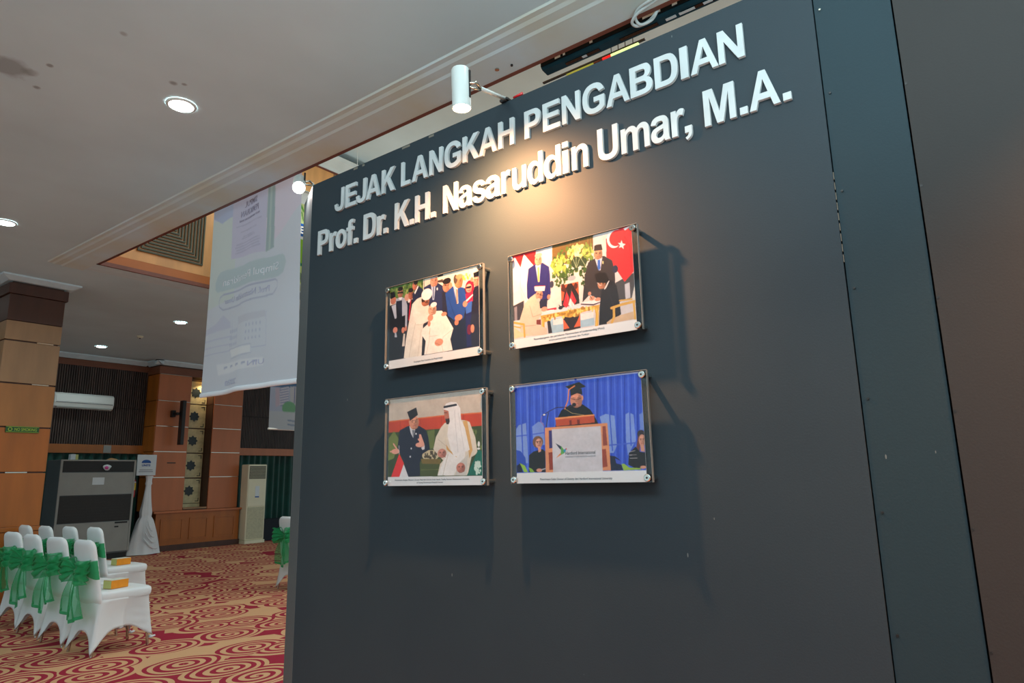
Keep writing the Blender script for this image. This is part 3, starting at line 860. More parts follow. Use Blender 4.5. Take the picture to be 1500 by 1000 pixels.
('L',(175,160,142),6,[(152,580),(175,698),(247,686)]),
('L',(175,160,142),6,[(63,774),(197,788)]),
('P',(120,50,40),[(207,736),(246,739),(246,795),(206,782)]),
('E',(206,152,128),237,483,32,51),
('E',(164,121,102),254,493,13,38),
('E',(226,167,140),232,459,17,13),
('E',(86,63,53),225,476,4,4),
('L',(86,63,53),4,[(218,466),(231,468)]),
('E',(86,63,53),249,482,5,4),
('L',(86,63,53),4,[(243,472),(256,475)]),
('E',(164,121,102),237,493,5,6),
('L',(150,70,66),4,[(227,506),(245,510)]),
('E',(164,121,102),236,526,14,7),
('E',(192,186,182),230,535,16,20),
('P',(238,234,230),[(196,384),(292,403),(284,452),(200,434)]),
('L',(190,50,60),5,[(205,381),(289,400)]),
('L',(70,50,50),4,[(224,457),(251,492),(267,493)]),
('E',(212,150,125),278,640,28,25),
('P',(226,202,162),[(3,769),(68,839),(147,878),(1,892)]),
('L',(214,166,72),18,[(4,721),(94,759),(98,887)]),
('L',(214,166,72),11,[(3,761),(63,788)]),
('P',(28,26,34),[(752,560),(802,480),(843,498),(867,550),(882,698),(889,830),(782,900),(719,897),(730,728)]),
('L',(48,44,54),6,[(812,629),(839,740),(877,827)]),
('P',(230,230,234),[(771,558),(809,482),(815,490),(789,550),(775,566)]),
('E',(198,136,104),754,507,31,48),
('E',(158,108,83),771,516,12,36),
('E',(217,149,114),750,484,15,12),
('E',(83,57,43),742,500,4,4),
('L',(83,57,43),4,[(736,491),(748,493)]),
('E',(83,57,43),766,506,4,4),
('L',(83,57,43),4,[(760,497),(772,500)]),
('E',(158,108,83),754,516,5,6),
('L',(150,70,66),4,[(744,529),(762,532)]),
('E',(158,108,83),752,547,14,7),
('P',(24,19,24),[(702,396),(747,387),(794,404),(813,483),(796,505),(717,481)]),
('L',(220,215,215),4,[(720,482),(743,518),(753,514)]),
('E',(212,150,122),675,625,21,22),
('E',(212,150,122),719,646,23,18),
('L',(40,36,40),4,[(656,590),(676,635)]),
('P',(206,180,150),[(777,886),(814,859),(887,836),(978,824),(983,895),(782,900)]),
('P',(216,216,212),[(971,707),(998,584),(1009,600),(1003,753)]),
('L',(216,172,82),21,[(820,755),(901,739),(997,732)]),
('L',(216,172,82),21,[(838,766),(836,844),(818,894)]),
('L',(216,172,82),18,[(986,736),(990,897)]),
('L',(216,172,82),13,[(884,699),(973,707)]),
('P',(228,234,240),[(1,901),(1004,902),(1000,1000),(0,1000)]),
],
3: [
('P',(204,192,180),[(0,0),(1000,0),(1000,1000),(0,1000)]),
('P',(200,68,38),[(0,262),(614,248),(998,252),(998,392),(1,393)]),
('L',(222,112,62),11,[(0,262),(614,250),(998,257)]),
('L',(140,45,30),4,[(135,265),(138,388)]),
('L',(140,45,30),4,[(364,258),(367,382)]),
('L',(140,45,30),4,[(591,256),(593,376)]),
('L',(140,45,30),5,[(819,257),(820,372)]),
('P',(62,76,34),[(-3,390),(456,390),(998,392),(999,906),(2,898)]),
('F',[(90,105,50),(50,62,28),(110,125,65)],739,573,277,180,60),
('P',(105,120,60),[(442,402),(522,396),(515,596),(469,606)]),
('P',(118,132,64),[(2,461),(64,375),(122,471),(104,580),(41,770),(0,713)]),
('P',(60,72,36),[(0,713),(69,689),(57,895),(2,896)]),
('P',(40,48,26),[(362,598),(402,601),(402,894),(362,895)]),
('P',(76,86,38),[(364,733),(579,744),(578,894),(368,895)]),
('L',(120,130,70),4,[(375,827),(572,829)]),
('P',(122,102,48),[(372,706),(592,719),(579,771),(389,761)]),
('E',(208,194,158),479,673,91,58),
('F',[(80,68,50)],479,670,68,37,26),
('P',(122,102,48),[(372,706),(592,719),(583,745),(381,734)]),
('P',(28,28,54),[(131,374),(209,337),(251,327),(355,342),(422,387),(453,471),(471,606),(389,654),(359,759),(367,893),(228,901),(190,750),(140,638),(108,567)]),
('P',(212,216,226),[(241,329),(272,359),(309,376),(288,473),(258,413)]),
('P',(120,125,135),[(272,380),(304,383),(288,470)]),
('L',(55,55,85),5,[(348,353),(341,488),(280,647)]),
('E',(220,220,225),266,587,8,11),
('E',(220,220,225),256,678,9,11),
('E',(225,225,230),318,426,8,11),
('P',(220,218,225),[(375,586),(415,555),(415,602),(391,611)]),
('E',(222,152,122),295,299,53,77),
('E',(177,121,97),324,310,21,58),
('E',(244,167,134),287,264,27,19),
('E',(93,63,51),275,291,8,4),
('L',(93,63,51),4,[(265,278),(286,278)]),
('E',(93,63,51),315,295,8,4),
('L',(93,63,51),4,[(305,282),(326,282)]),
('E',(177,121,97),297,313,8,10),
('L',(150,70,66),4,[(281,337),(310,338)]),
('E',(177,121,97),296,364,23,10),
('P',(222,152,122),[(234,275),(254,267),(258,323),(240,315)]),
('P',(36,26,36),[(215,170),(317,129),(338,214),(251,274)]),
('L',(90,60,55),4,[(272,273),(313,270),(345,259)]),
('L',(175,80,75),5,[(293,331),(327,326)]),
('E',(236,168,148),362,551,48,27),
('P',(236,168,148),[(352,435),(372,434),(413,548),(402,581),(355,557)]),
('L',(236,168,148),16,[(345,489),(382,532)]),
('E',(236,168,148),86,610,48,30),
('L',(236,168,148),16,[(62,524),(104,587)]),
('L',(236,168,148),14,[(25,610),(83,607)]),
('P',(226,216,202),[(535,477),(587,376),(626,333),(741,299),(840,322),(879,342),(935,511),(954,665),(932,688),(896,711),(857,898),(552,894),(579,771),(611,733),(508,608)]),
('P',(238,236,236),[(663,645),(836,657),(823,758),(761,799),(723,893),(552,894),(611,746)]),
('L',(200,192,182),7,[(662,671),(636,774),(610,889)]),
('L',(196,186,174),6,[(561,506),(638,578)]),
('P',(208,205,200),[(761,780),(860,684),(845,898),(735,896)]),
('P',(216,172,108),[(813,326),(855,324),(907,636),(874,725),(861,582)]),
('P',(212,165,98),[(630,446),(644,565),(675,620),(756,709),(725,691),(648,618)]),
('P',(188,118,98),[(618,172),(672,191),(680,332),(649,348),(629,287),(622,232)]),
('P',(55,38,36),[(633,287),(678,285),(678,347),(646,347)]),
('L',(60,40,38),5,[(622,219),(650,222)]),
('L',(150,80,70),4,[(633,290),(659,290)]),
('P',(241,239,241),[(612,175),(641,121),(692,107),(749,121),(786,185),(797,318),(833,399),(879,634),(725,701),(688,621),(654,461),(665,357),(680,319),(666,204),(621,185)]),
('L',(212,210,216),6,[(729,205),(740,390),(763,652)]),
('L',(215,212,218),5,[(767,236),(796,448),(824,630)]),
('P',(38,34,46),[(615,146),(749,133),(755,155),(617,170)]),
('E',(208,138,122),599,657,46,49),
('E',(166,110,97),624,663,18,37),
('E',(228,151,134),592,634,23,12),
('E',(87,57,51),581,652,7,3),
('L',(87,57,51),4,[(572,643),(590,643)]),
('E',(87,57,51),616,654,7,3),
('L',(87,57,51),4,[(607,645),(626,645)]),
('E',(166,110,97),600,666,7,6),
('L',(150,70,66),4,[(586,681),(612,681)]),
('E',(166,110,97),598,698,21,7),
('L',(150,85,75),4,[(599,667),(637,702)]),
('E',(202,128,112),790,817,44,53),
('E',(161,102,89),815,824,17,39),
('E',(222,140,123),784,793,22,13),
('E',(84,53,47),774,812,6,3),
('L',(84,53,47),4,[(765,803),(783,803)]),
('E',(84,53,47),807,814,7,3),
('L',(84,53,47),4,[(798,805),(816,805)]),
('E',(161,102,89),791,827,7,6),
('L',(150,70,66),4,[(778,843),(802,843)]),
('E',(161,102,89),790,862,20,7),
('L',(140,75,68),4,[(767,844),(779,870)]),
('P',(236,48,50),[(130,637),(186,753),(136,900),(39,900)]),
('P',(226,226,232),[(183,757),(239,901),(133,903)]),
('L',(200,200,205),7,[(125,547),(130,644)]),
('P',(18,108,90),[(959,640),(994,650),(1004,899),(849,901)]),
('F',[(205,228,218)],954,821,33,62,34),
('E',(235,235,235),967,580,11,30),
('E',(235,235,235),965,627,15,11),
('P',(230,233,238),[(2,898),(997,904),(1000,1000),(0,1000)]),
],
4: [
('P',(52,88,214),[(0,0),(1000,0),(1000,1000),(0,1000)]),
('L',(36,66,186),19,[(15,23),(4,425),(7,887)]),
('L',(72,108,228),11,[(45,23),(48,429),(37,888)]),
('L',(44,76,202),11,[(76,23),(64,430),(66,889)]),
('L',(84,118,232),18,[(106,23),(107,434),(95,889)]),
('L',(36,66,186),11,[(135,23),(123,436),(124,890)]),
('L',(72,108,228),11,[(165,23),(165,440),(153,891)]),
('L',(44,76,202),18,[(194,23),(181,441),(182,892)]),
('L',(84,118,232),11,[(223,23),(223,445),(210,893)]),
('L',(36,66,186),10,[(252,24),(238,446),(238,894)]),
('L',(72,108,228),18,[(280,24),(279,450),(266,895)]),
('L',(44,76,202),10,[(309,24),(294,451),(294,896)]),
('L',(84,118,232),10,[(337,24),(335,455),(321,897)]),
('L',(36,66,186),17,[(365,24),(350,456),(348,897)]),
('L',(72,108,228),10,[(393,24),(390,460),(375,898)]),
('L',(44,76,202),10,[(420,24),(405,461),(402,899)]),
('L',(84,118,232),17,[(448,24),(444,465),(429,900)]),
('L',(36,66,186),10,[(475,24),(458,466),(456,901)]),
('L',(72,108,228),10,[(502,24),(497,470),(482,902)]),
('L',(44,76,202),17,[(529,24),(512,471),(508,902)]),
('L',(84,118,232),10,[(555,24),(550,475),(534,903)]),
('L',(36,66,186),10,[(582,24),(564,476),(560,904)]),
('L',(72,108,228),17,[(608,24),(602,479),(585,905)]),
('L',(44,76,202),10,[(634,24),(615,481),(610,906)]),
('L',(84,118,232),10,[(660,24),(653,484),(636,906)]),
('L',(36,66,186),16,[(686,24),(666,485),(661,907)]),
('L',(72,108,228),10,[(711,24),(703,489),(685,908)]),
('L',(44,76,202),10,[(736,24),(716,490),(710,909)]),
('L',(84,118,232),17,[(761,24),(752,493),(735,910)]),
('L',(36,66,186),10,[(786,24),(766,495),(759,910)]),
('L',(72,108,228),10,[(811,24),(801,498),(783,911)]),
('L',(44,76,202),16,[(836,24),(814,499),(807,912)]),
('L',(84,118,232),10,[(860,24),(849,502),(831,913)]),
('L',(36,66,186),9,[(885,24),(862,503),(854,913)]),
('L',(72,108,228),16,[(909,24),(897,507),(878,914)]),
('L',(44,76,202),9,[(933,25),(910,508),(901,915)]),
('L',(84,118,232),9,[(956,25),(944,511),(924,916)]),
('L',(36,66,186),15,[(980,25),(956,512),(947,916)]),
('L',(72,108,228),9,[(1004,25),(990,515),(970,917)]),
('L',(44,76,202),9,[(1027,25),(1002,516),(993,918)]),
('P',(128,158,228),[(4,451),(27,414),(91,396),(99,616),(104,797),(-1,819)]),
('P',(120,150,226),[(143,438),(197,393),(241,408),(248,626),(151,633)]),
('P',(128,160,230),[(687,390),(734,368),(797,392),(804,664),(778,733),(750,731),(710,514)]),
('P',(126,156,230),[(876,386),(902,371),(933,395),(939,627),(878,762),(870,622)]),
('P',(110,140,220),[(973,397),(1001,376),(999,539),(972,537)]),
('L',(70,100,215),10,[(3,524),(100,519)]),
('L',(70,100,215),9,[(145,516),(250,505)]),
('L',(70,100,215),10,[(748,660),(937,650)]),
('L',(60,92,212),12,[(53,403),(59,796)]),
('L',(60,92,212),10,[(762,374),(770,709)]),
('L',(60,92,212),9,[(907,372),(904,671)]),
('P',(178,178,222),[(0,0),(998,0),(997,19),(0,26)]),
('P',(40,60,190),[(506,-19),(522,-19),(521,19),(505,19)]),
('P',(22,22,28),[(355,381),(392,298),(463,253),(560,258),(618,315),(651,386),(675,456),(337,455)]),
('L',(190,170,110),4,[(423,289),(476,336),(567,363)]),
('E',(208,142,118),513,211,48,75),
('E',(166,113,94),540,222,19,56),
('E',(228,156,129),507,176,24,19),
('E',(87,59,49),495,203,8,4),
('L',(87,59,49),4,[(486,189),(505,190)]),
('E',(87,59,49),532,207,7,4),
('L',(87,59,49),4,[(523,194),(542,195)]),
('E',(166,113,94),514,225,8,9),
('L',(150,70,66),4,[(499,247),(526,249)]),
('E',(166,113,94),512,274,21,10),
('P',(26,26,30),[(467,107),(559,105),(563,167),(522,146),(470,167)]),
('P',(30,30,34),[(429,69),(541,39),(593,91),(484,121)]),
('L',(228,134,74),10,[(504,73),(457,104),(449,200),(420,288)]),
('L',(80,50,50),4,[(472,193),(500,207),(527,210),(556,196)]),
('L',(170,90,85),4,[(504,251),(532,251)]),
('E',(215,150,125),562,196,7,25),
('L',(50,40,72),6,[(494,263),(436,272),(352,268),(292,297),(231,336)]),
('E',(32,28,34),494,256,16,19),
('L',(50,40,60),8,[(284,315),(274,372),(264,449)]),
('L',(170,90,140),4,[(229,342),(217,392),(246,440)]),
('E',(225,225,230),249,328,10,9),
('P',(192,80,48),[(341,373),(646,367),(649,442),(344,452)]),
('P',(238,158,96),[(339,366),(648,363),(648,376),(339,385)]),
('P',(120,40,30),[(452,403),(470,402),(470,449),(453,448)]),
('P',(120,40,30),[(513,402),(534,401),(535,446),(514,447)]),
('P',(226,152,108),[(251,458),(742,453),(754,890),(249,896)]),
('P',(60,52,120),[(283,489),(310,487),(309,660),(283,664)]),
('P',(150,72,60),[(704,483),(728,481),(735,659),(703,663)]),
('P',(150,60,42),[(276,702),(308,700),(309,869),(279,872)]),
('P',(158,70,50),[(694,695),(723,692),(729,854),(693,861)]),
('P',(207,207,217),[(309,478),(692,479),(693,894),(309,895)]),
('P',(46,56,78),[(336,616),(383,651),(385,688),(366,669)]),
('P',(92,172,84),[(379,645),(405,687),(408,712),(375,732)]),
('P',(48,150,190),[(395,689),(418,668),(416,695),(405,712)]),
('P',(214,50,60),[(414,675),(420,668),(426,678),(416,685)]),
('P',(232,132,52),[(335,760),(374,712),(377,730)]),
('P',(28,26,32),[(112,721),(150,687),(225,666),(249,690),(247,892),(107,887)]),
('E',(120,86,66),189,594,44,59),
('E',(218,158,138),197,608,28,48),
('E',(174,126,110),212,614,12,36),
('E',(239,173,151),193,585,14,13),
('E',(91,66,57),186,603,4,3),
('L',(91,66,57),4,[(180,595),(192,595)]),
('E',(91,66,57),208,604,4,4),
('L',(91,66,57),4,[(202,596),(213,596)]),
('E',(174,126,110),197,616,5,6),
('L',(150,70,66),4,[(188,631),(204,631)]),
('E',(174,126,110),196,648,13,7),
('L',(70,45,40),4,[(177,589),(221,586)]),
('E',(215,150,130),195,872,24,18),
('P',(218,158,138),[(187,642),(213,643),(214,688),(192,699)]),
('P',(190,190,200),[(211,863),(248,852),(247,862),(216,873)]),
('P',(44,78,190),[(1,662),(41,678),(80,745),(84,835),(4,884)]),
('P',(20,24,60),[(5,819),(39,795),(55,888),(4,889)]),
('P',(150,198,72),[(28,794),(73,822),(98,887),(66,889)]),
('P',(130,180,62),[(103,839),(134,856),(155,889),(118,890)]),
('P',(26,30,62),[(749,755),(786,763),(822,800),(839,890),(752,891)]),
('P',(62,84,200),[(786,780),(826,806),(830,841),(793,828)]),
('E',(52,44,54),977,574,26,37),
('P',(122,62,52),[(957,582),(968,652),(960,732),(936,719)]),
('P',(30,28,34),[(886,739),(935,684),(964,732),(1002,740),(1000,876),(936,882),(877,843)]),
('E',(210,150,128),982,630,23,53),
('E',(168,120,102),994,636,9,40),
('E',(231,165,140),979,606,12,13),
('E',(88,63,53),973,625,4,3),
('L',(88,63,53),4,[(969,616),(978,616)]),
('E',(88,63,53),991,626,3,3),
('L',(88,63,53),4,[(986,618),(996,617)]),
('E',(168,120,102),982,640,4,6),
('L',(150,70,66),4,[(974,656),(987,656)]),
('E',(168,120,102),980,674,10,7),
('P',(210,150,128),[(967,669),(993,671),(997,734),(969,727)]),
('L',(200,195,200),4,[(893,728),(929,719)]),
('L',(200,195,200),4,[(889,757),(937,756)]),
('L',(200,195,200),4,[(891,786),(942,786)]),
('E',(212,150,125),979,868,21,14),
('P',(152,192,72),[(830,835),(848,832),(883,868),(963,875),(963,887),(842,892)]),
('P',(228,233,238),[(1,893),(1002,893),(1000,1000),(0,1000)]),
],
}

# ================================================================== THE SETTING
CZ = 3.875           # lower ceiling
CX0, CX1, CY0, CY1 = 3.08, 9.6, -3.2, 8.28     # raised ceiling opening
YB, YP = 14.70, 14.20                          # back wall, pilaster front
structure('floor', MB().box(-6, 15, -5, 15.3, -0.05, 0), CARPET)
cl = MB()
cl.box(-4, CX0, -4, 15.3, CZ, CZ + 0.02); cl.box(CX0, 15, CY1, 15.3, CZ, CZ + 0.02)
cl.box(CX1, 15, -4, CY1, CZ, CZ + 0.02); cl.box(CX0, CX1, -4, CY0, CZ, CZ + 0.02)
structure('ceiling', cl, CEIL)
structure('ceiling_upper', MB().box(CX0 - 0.2, CX1 + 0.2, CY0 - 0.2, CY1 + 0.2, 6.55, 6.6), CEIL)
# plaster band round the opening: stepped profile
prof = lambda s, x: [(x, CZ + 0.0), (x, CZ - 0.025), (x - s * 0.215, CZ - 0.025), (x - s * 0.235, CZ - 0.017), (x - s * 0.30, CZ - 0.017),
                     (x - s * 0.325, CZ - 0.009), (x - s * 0.36, CZ - 0.009), (x - s * 0.37, CZ + 0.0)]
structure('trim_1', MB().prism(prof(1, CX0), CY0, CY1 + 0.37, 1), STAIN)
structure('trim_2', MB().prism(prof(-1, CY1), CX0, CX1, 0), CEIL_TRIM)
structure('trim_3', MB().box(CX0, CX0 + 0.03, CY0, CY1, CZ - 0.028, CZ + 0.02), EDGE)
structure('trim_4', MB().box(CX0, CX1, CY1 - 0.03, CY1, CZ - 0.028, CZ + 0.02), EDGE)

# walls of the raised part
mat('amber_fascia', (176, 98, 24), 0.45, noise=0.05, nscale=3)
wf = structure('wall_raised_far', MB().box(CX0, CX1, CY1 + 0.01, CY1 + 0.06, CZ, 6.55), SLAT_BACK)
MB().box(CX0 + 0.03, CX1, CY1 - 0.02, CY1 + 0.01, CZ + 0.02, 4.0).build('fascia_board', MATS['amber_fascia'], wf)
x = 3.09
while x < CX1 - 0.2:
    MB().box(x, x + 1.64, CY1 - 0.006, CY1 + 0.01, 4.005, 6.22).build('wood_panel', WOOD_L if x < 5.5 else WOOD_P, wf, bevel=0.002)
    x += 1.65
cr = [(CY1 + 0.01, 6.22), (CY1 - 0.03, 6.22), (CY1 - 0.05, 6.26), (CY1 - 0.17, 6.36), (CY1 - 0.19, 6.42), (CY1 + 0.01, 6.42)]
MB().prism(cr, CX0, CX1, 0).build('cornice', CEIL_TRIM, wf)
MB().box(CX0, CX1, CY1 - 0.012, CY1 + 0.01, 6.19, 6.22).build('cornice_strip', EDGE, wf)
structure('wall_raised_left', MB().box(CX0 - 0.05, CX0, CY0, CY1, CZ + 0.02, 6.55), WOOD_L)
structure('wall_raised_right', MB().box(CX1, CX1 + 0.05, CY0, CY1, CZ + 0.02, 6.55), WOOD_L)
structure('wall_raised_near', MB().box(CX0, CX1, CY0 - 0.05, CY0, CZ + 0.02, 6.55), WOOD_L)

# square concentric grilles on the far raised wall
def grille(cx, label):
    g = thing('wall_grille', (cx, CY1 - 0.01, 4.13), label, 'grille', 'square grilles on the raised wall')
    h = 0.41; cz = 4.13 + h
    MB().box(cx - h, cx + h, CY1 - 0.012, CY1 - 0.006, cz - h, cz + h).build('back_plate', WOOD_P, g)
    for k in range(10):
        r = h - k * 0.041; t = 0.019
        if r < t: break
        mb = MB()
        mb.box(cx - r, cx + r, CY1 - 0.03, CY1 - 0.012, cz - r, cz - r + t)
        mb.box(cx - r, cx + r, CY1 - 0.03, CY1 - 0.012, cz + r - t, cz + r)
        mb.box(cx - r, cx - r + t, CY1 - 0.03, CY1 - 0.012, cz - r + t, cz + r - t)
        mb.box(cx + r - t, cx + r, CY1 - 0.03, CY1 - 0.012, cz - r + t, cz + r - t)
        mb.build('square_slat', GRAPH, g)
grille(3.915, 'dark green concentric square grille on light veneer above the ceiling opening')

# back wall -----------------------------------------------------------------
wb = structure('wall_back', MB().box(-6, 15, YB + 0.12, YB + 0.2, 0, CZ), SLAT_BACK)
def slat_field(x0, x1, name='slat_panel'):
    mb = MB(); x = x0
    while x < x1:
        mb.box(x, min(x + 0.028, x1), YB - 0.012, YB + 0.02, 2.12, 3.66); x += 0.042
    o = mb.build(name, SLAT, wb); o['kind'] = 'stuff'
    MB().box(x0, x1, YB + 0.02, YB + 0.04, 2.1, 3.68).build('slat_backing', SLAT_BACK, wb)
    MB().box(x0, x1, YB - 0.016, YB - 0.011, 2.86, 2.875).build('slat_joint', SLAT_BACK, wb)
    MB().box(x0, x1, YB - 0.04, YB + 0.06, 3.66, 3.78).build('top_band', WOOD_B, wb)
    MB().box(x0, x1, YB - 0.06, YB + 0.06, 1.95, 2.12).build('beam', WOOD if x0 < 7 else WOOD_R, wb, bevel=0.004)
slat_field(-3.0, 6.71); slat_field(8.63, 13.0)
MB().box(5.93, 6.07, YB - 0.075, YB - 0.06, 1.96, 2.11).build('beam_patch', GREYP, wb)
# cornices along the back wall
crn = lambda y: [(y, CZ), (y - 0.13, CZ), (y - 0.13, CZ - 0.02), (y - 0.03, CZ - 0.09), (y, CZ - 0.09)]
structure('trim_5', MB().prism(crn(YB - 0.04), -3, 6.62, 0), CEIL_TRIM)
structure('trim_6', MB().prism(crn(YP), 6.58, 8.76, 0), CEIL_TRIM)
structure('trim_7', MB().prism([(6.71, CZ), (6.58, CZ), (6.58, CZ - 0.02), (6.68, CZ - 0.09), (6.71, CZ - 0.09)], YP - 0.13, YB - 0.04, 1), CEIL_TRIM)
structure('trim_8', MB().prism(crn(YB - 0.04), 8.76, 13, 0), CEIL_TRIM)

# pilaster with lit niche
zs = [0.78, 1.46, 1.985, 2.51, 3.04, 3.60]
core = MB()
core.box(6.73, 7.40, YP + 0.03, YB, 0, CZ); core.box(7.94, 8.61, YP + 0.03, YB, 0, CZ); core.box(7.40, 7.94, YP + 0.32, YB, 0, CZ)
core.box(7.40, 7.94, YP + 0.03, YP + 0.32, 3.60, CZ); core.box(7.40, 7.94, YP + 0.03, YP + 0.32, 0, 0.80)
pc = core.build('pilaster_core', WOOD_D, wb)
for a, b in zip(zs[:-1], zs[1:]):
    for x0, x1, m in ((6.71, 7.40, WOOD_R), (7.94, 8.63, WOOD_R)):
        MB().box(x0, x1, YP, YP + 0.03, a + 0.006, b - 0.006).build('wood_panel', m, wb, bevel=0.003)
    MB().box(6.70, 6.73, YP + 0.031, YB, a + 0.006, b - 0.006).build('wood_panel', WOOD, wb, bevel=0.003)
    MB().box(8.61, 8.64, YP + 0.031, YB, a + 0.006, b - 0.006).build('wood_panel', WOOD_R, wb, bevel=0.003)
    MB().box(6.72, 7.39, YP + 0.002, YP + 0.02, b - 0.006, b + 0.006).build('joint_strip', METAL, wb)
    MB().box(7.95, 8.62, YP + 0.002, YP + 0.02, b - 0.006, b + 0.006).build('joint_strip', METAL, wb)
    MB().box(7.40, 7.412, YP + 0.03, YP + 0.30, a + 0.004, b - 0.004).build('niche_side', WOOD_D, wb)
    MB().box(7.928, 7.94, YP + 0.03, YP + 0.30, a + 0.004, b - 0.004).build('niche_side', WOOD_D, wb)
MB().box(6.69, 8.65, YP - 0.015, YP + 0.03, 3.606, 3.76).build('top_band', WOOD_B, wb)
MB().box(6.69, 6.73, YP + 0.03, YB, 3.606, 3.76).build('top_band', WOOD_B, wb)
MB().box(7.412, 7.928, YP - 0.002, YP + 0.32, 0.80, 0.83).build('niche_sill', WOOD_P, wb)
MB().box(7.00, 7.18, YP - 0.004, YP + 0.001, 1.745, 1.765).build('vent_slot', BLACK, wb)
nl = MB().tube([(7.80, YP + 0.16, 3.56), (7.80, YP + 0.16, 3.598)], 0.04, 12).build('niche_lamp', NICHEGLOW, wb)
spot('niche_beam', (7.80, YP + 0.14, 3.54), (7.68, YP + 0.30, 2.2), 14, (1.0, 0.72, 0.40), math.radians(120), 0.6, 0.04)

# star tiles standing in the niche
tz = [0.90, 1.44, 1.975, 2.51, 3.04]
def star_tile(z0, z1, label):
    t = thing('star_tile', (7.66, YP + 0.30, z0), label, 'tile', 'star tiles in the niche')
    y1 = YP + 0.318; y0 = YP + 0.29; m = 0.012
    MB().box(7.42, 7.92, y0, y1, z0 + m, z1 - m).build('tile_slab', TILE, t, bevel=0.004)
    cx, cz = 7.66, (z0 + z1) / 2
    pr = []
    for k in range(16):
        r = 0.115 if k % 2 == 0 else 0.082
        a = PI * k / 8 + PI / 8 * 0
        pr.append((cx + r * math.cos(a), cz + r * math.sin(a)))
    MB().prism(pr, y0 - 0.012, y0, 1).build('star_inlay', TILE_D, t)
    for sx in (-1, 1):
        for sz in (-1, 1):
            bx, bz = cx + sx * 0.225, cz + sz * (z1 - z0) * 0.42
            q = MB()
            q.box(min(bx, bx - sx * 0.075), max(bx, bx - sx * 0.075), y0 - 0.006, y0, min(bz, bz - sz * 0.014), max(bz, bz - sz * 0.014))
            q.box(min(bx, bx - sx * 0.014), max(bx, bx - sx * 0.014), y0 - 0.006, y0, min(bz - sz * 0.015, bz - sz * 0.075), max(bz - sz * 0.015, bz - sz * 0.075))
            q.build('corner_mark', TILE_D, t)
names = ['lowest beige star tile in the wall niche, resting near the sill', 'second star tile from the bottom of the wall niche',
         'middle star tile of the wall niche', 'star tile of the wall niche just below the banner hem', 'topmost star tile of the niche, partly hidden by the hanging banner']
for i in range(5):
    star_tile(tz[i], tz[i + 1] if i < 4 else 3.56, names[i])
MB().box(7.42, 7.92, YP + 0.285, YP + 0.318, 0.83, 0.90).build('niche_plinth', TILE, wb)

# panelled plinth under the pilaster
pl = MB().box(6.80, 8.62, YP - 0.13, YP + 0.02, 0.0, 0.74)
pl = pl.build('plinth', WOOD, wb)
MB().box(6.74, 8.66, YP - 0.17, YP + 0.0, 0.74, 0.782).build('plinth_cap', WOOD_R, wb, bevel=0.006)
MB().box(6.78, 8.64, YP - 0.16, YP - 0.13, 0.0, 0.11).build('skirting', WOOD_D, wb, bevel=0.004)
for x0, x1 in ((6.90, 7.36), (7.50, 7.90), (8.04, 8.52)):
    mb = MB()
    for a in ((x0, x1, 0.60, 0.63), (x0, x1, 0.19, 0.22), (x0, x0 + 0.03, 0.22, 0.60), (x1 - 0.03, x1, 0.22, 0.60)):
        mb.box(a[0], a[1], YP - 0.145, YP - 0.13, a[2], a[3])
    mb.build('panel_moulding', WOOD, wb)
    MB().box(x0 + 0.035, x1 - 0.035, YP - 0.138, YP - 0.13, 0.225, 0.595).build('plinth_panel', WOOD, wb)
# curtains in the low openings
def curtain(x0, x1, label):
    fn = lambda u, v: (x0 + (x1 - x0) * u, YB + 0.0 + 0.035 * math.sin(u * (x1 - x0) * 2 * PI / 0.17 + 0.6 * math.sin(u * 40)) * (0.7 + 0.3 * v), 1.95 * (1 - v) + 0.02)
    o = MB().grid(fn, int((x1 - x0) * 46), 4).build('curtain', CURTAIN, None, smooth=True, solid=0.004)
    tag(o, label, 'curtain')
curtain(-2.9, 6.68, 'dark green curtain hanging under the beam behind the tall grey cooling cabinet')
curtain(8.66, 12.9, 'teal green pleated curtain behind the cream standing air conditioner')

# the big near column ---------------------------------------------------------
cx0, cx1, cy0, cy1 = 2.665, 3.26, 9.60, 10.2
c = thing('column', (2.96, 9.9, 0), 'square veneered column with dark brown top standing left, bearing the green sign', 'column')
MB().box(cx0 + 0.02, cx1 - 0.02, cy0 + 0.02, cy1 - 0.02, 0, CZ).build('core', WOOD_D, c)
js = [(0.0, 0.82, WOOD), (0.87, 1.50, WOOD), (1.51, 2.035, WOOD), (2.045, 2.56, WOOD_M), (2.57, 3.08, WOOD_P), (3.09, 3.33, WOOD_P), (3.33, 3.66, WOOD_D)]
for a, b, m in js:
    MB().box(cx0, cx1, cy0, cy0 + 0.02, a + 0.004, b - 0.004).build('wood_panel', m, c, bevel=0.002)
    MB().box(cx0, cx0 + 0.02, cy0 + 0.021, cy1, a + 0.004, b - 0.004).build('wood_panel', WOOD if b < 2.6 else m, c, bevel=0.002)
    MB().box(cx1 - 0.02, cx1, cy0 + 0.021, cy1, a + 0.004, b - 0.004).build('wood_panel', m, c, bevel=0.002)
MB().box(cx0 - 0.012, cx1 + 0.012, cy0 - 0.012, cy1, 0.82, 0.872).build('base_band', WOOD, c, bevel=0.004)
MB().box(cx0 - 0.025, cx1 + 0.025, cy0 - 0.025, cy1 + 0.02, 3.66, 3.79).build('capital', WOOD_D, c, bevel=0.004)
for z in (1.505, 2.565, 3.085):
    MB().box(cx0 + (0.18 if z < 2 else 0.34), cx0 + (0.40 if z < 2 else 0.52), cy0 + 0.001, cy0 + 0.012, z - 0.006, z + 0.006).build('joint_strip', METAL, c)
crown = MB()
P = [(0.13, CZ), (0.13, CZ - 0.02), (0.04, CZ - 0.06), (0.0, CZ - 0.06)]
rings = []
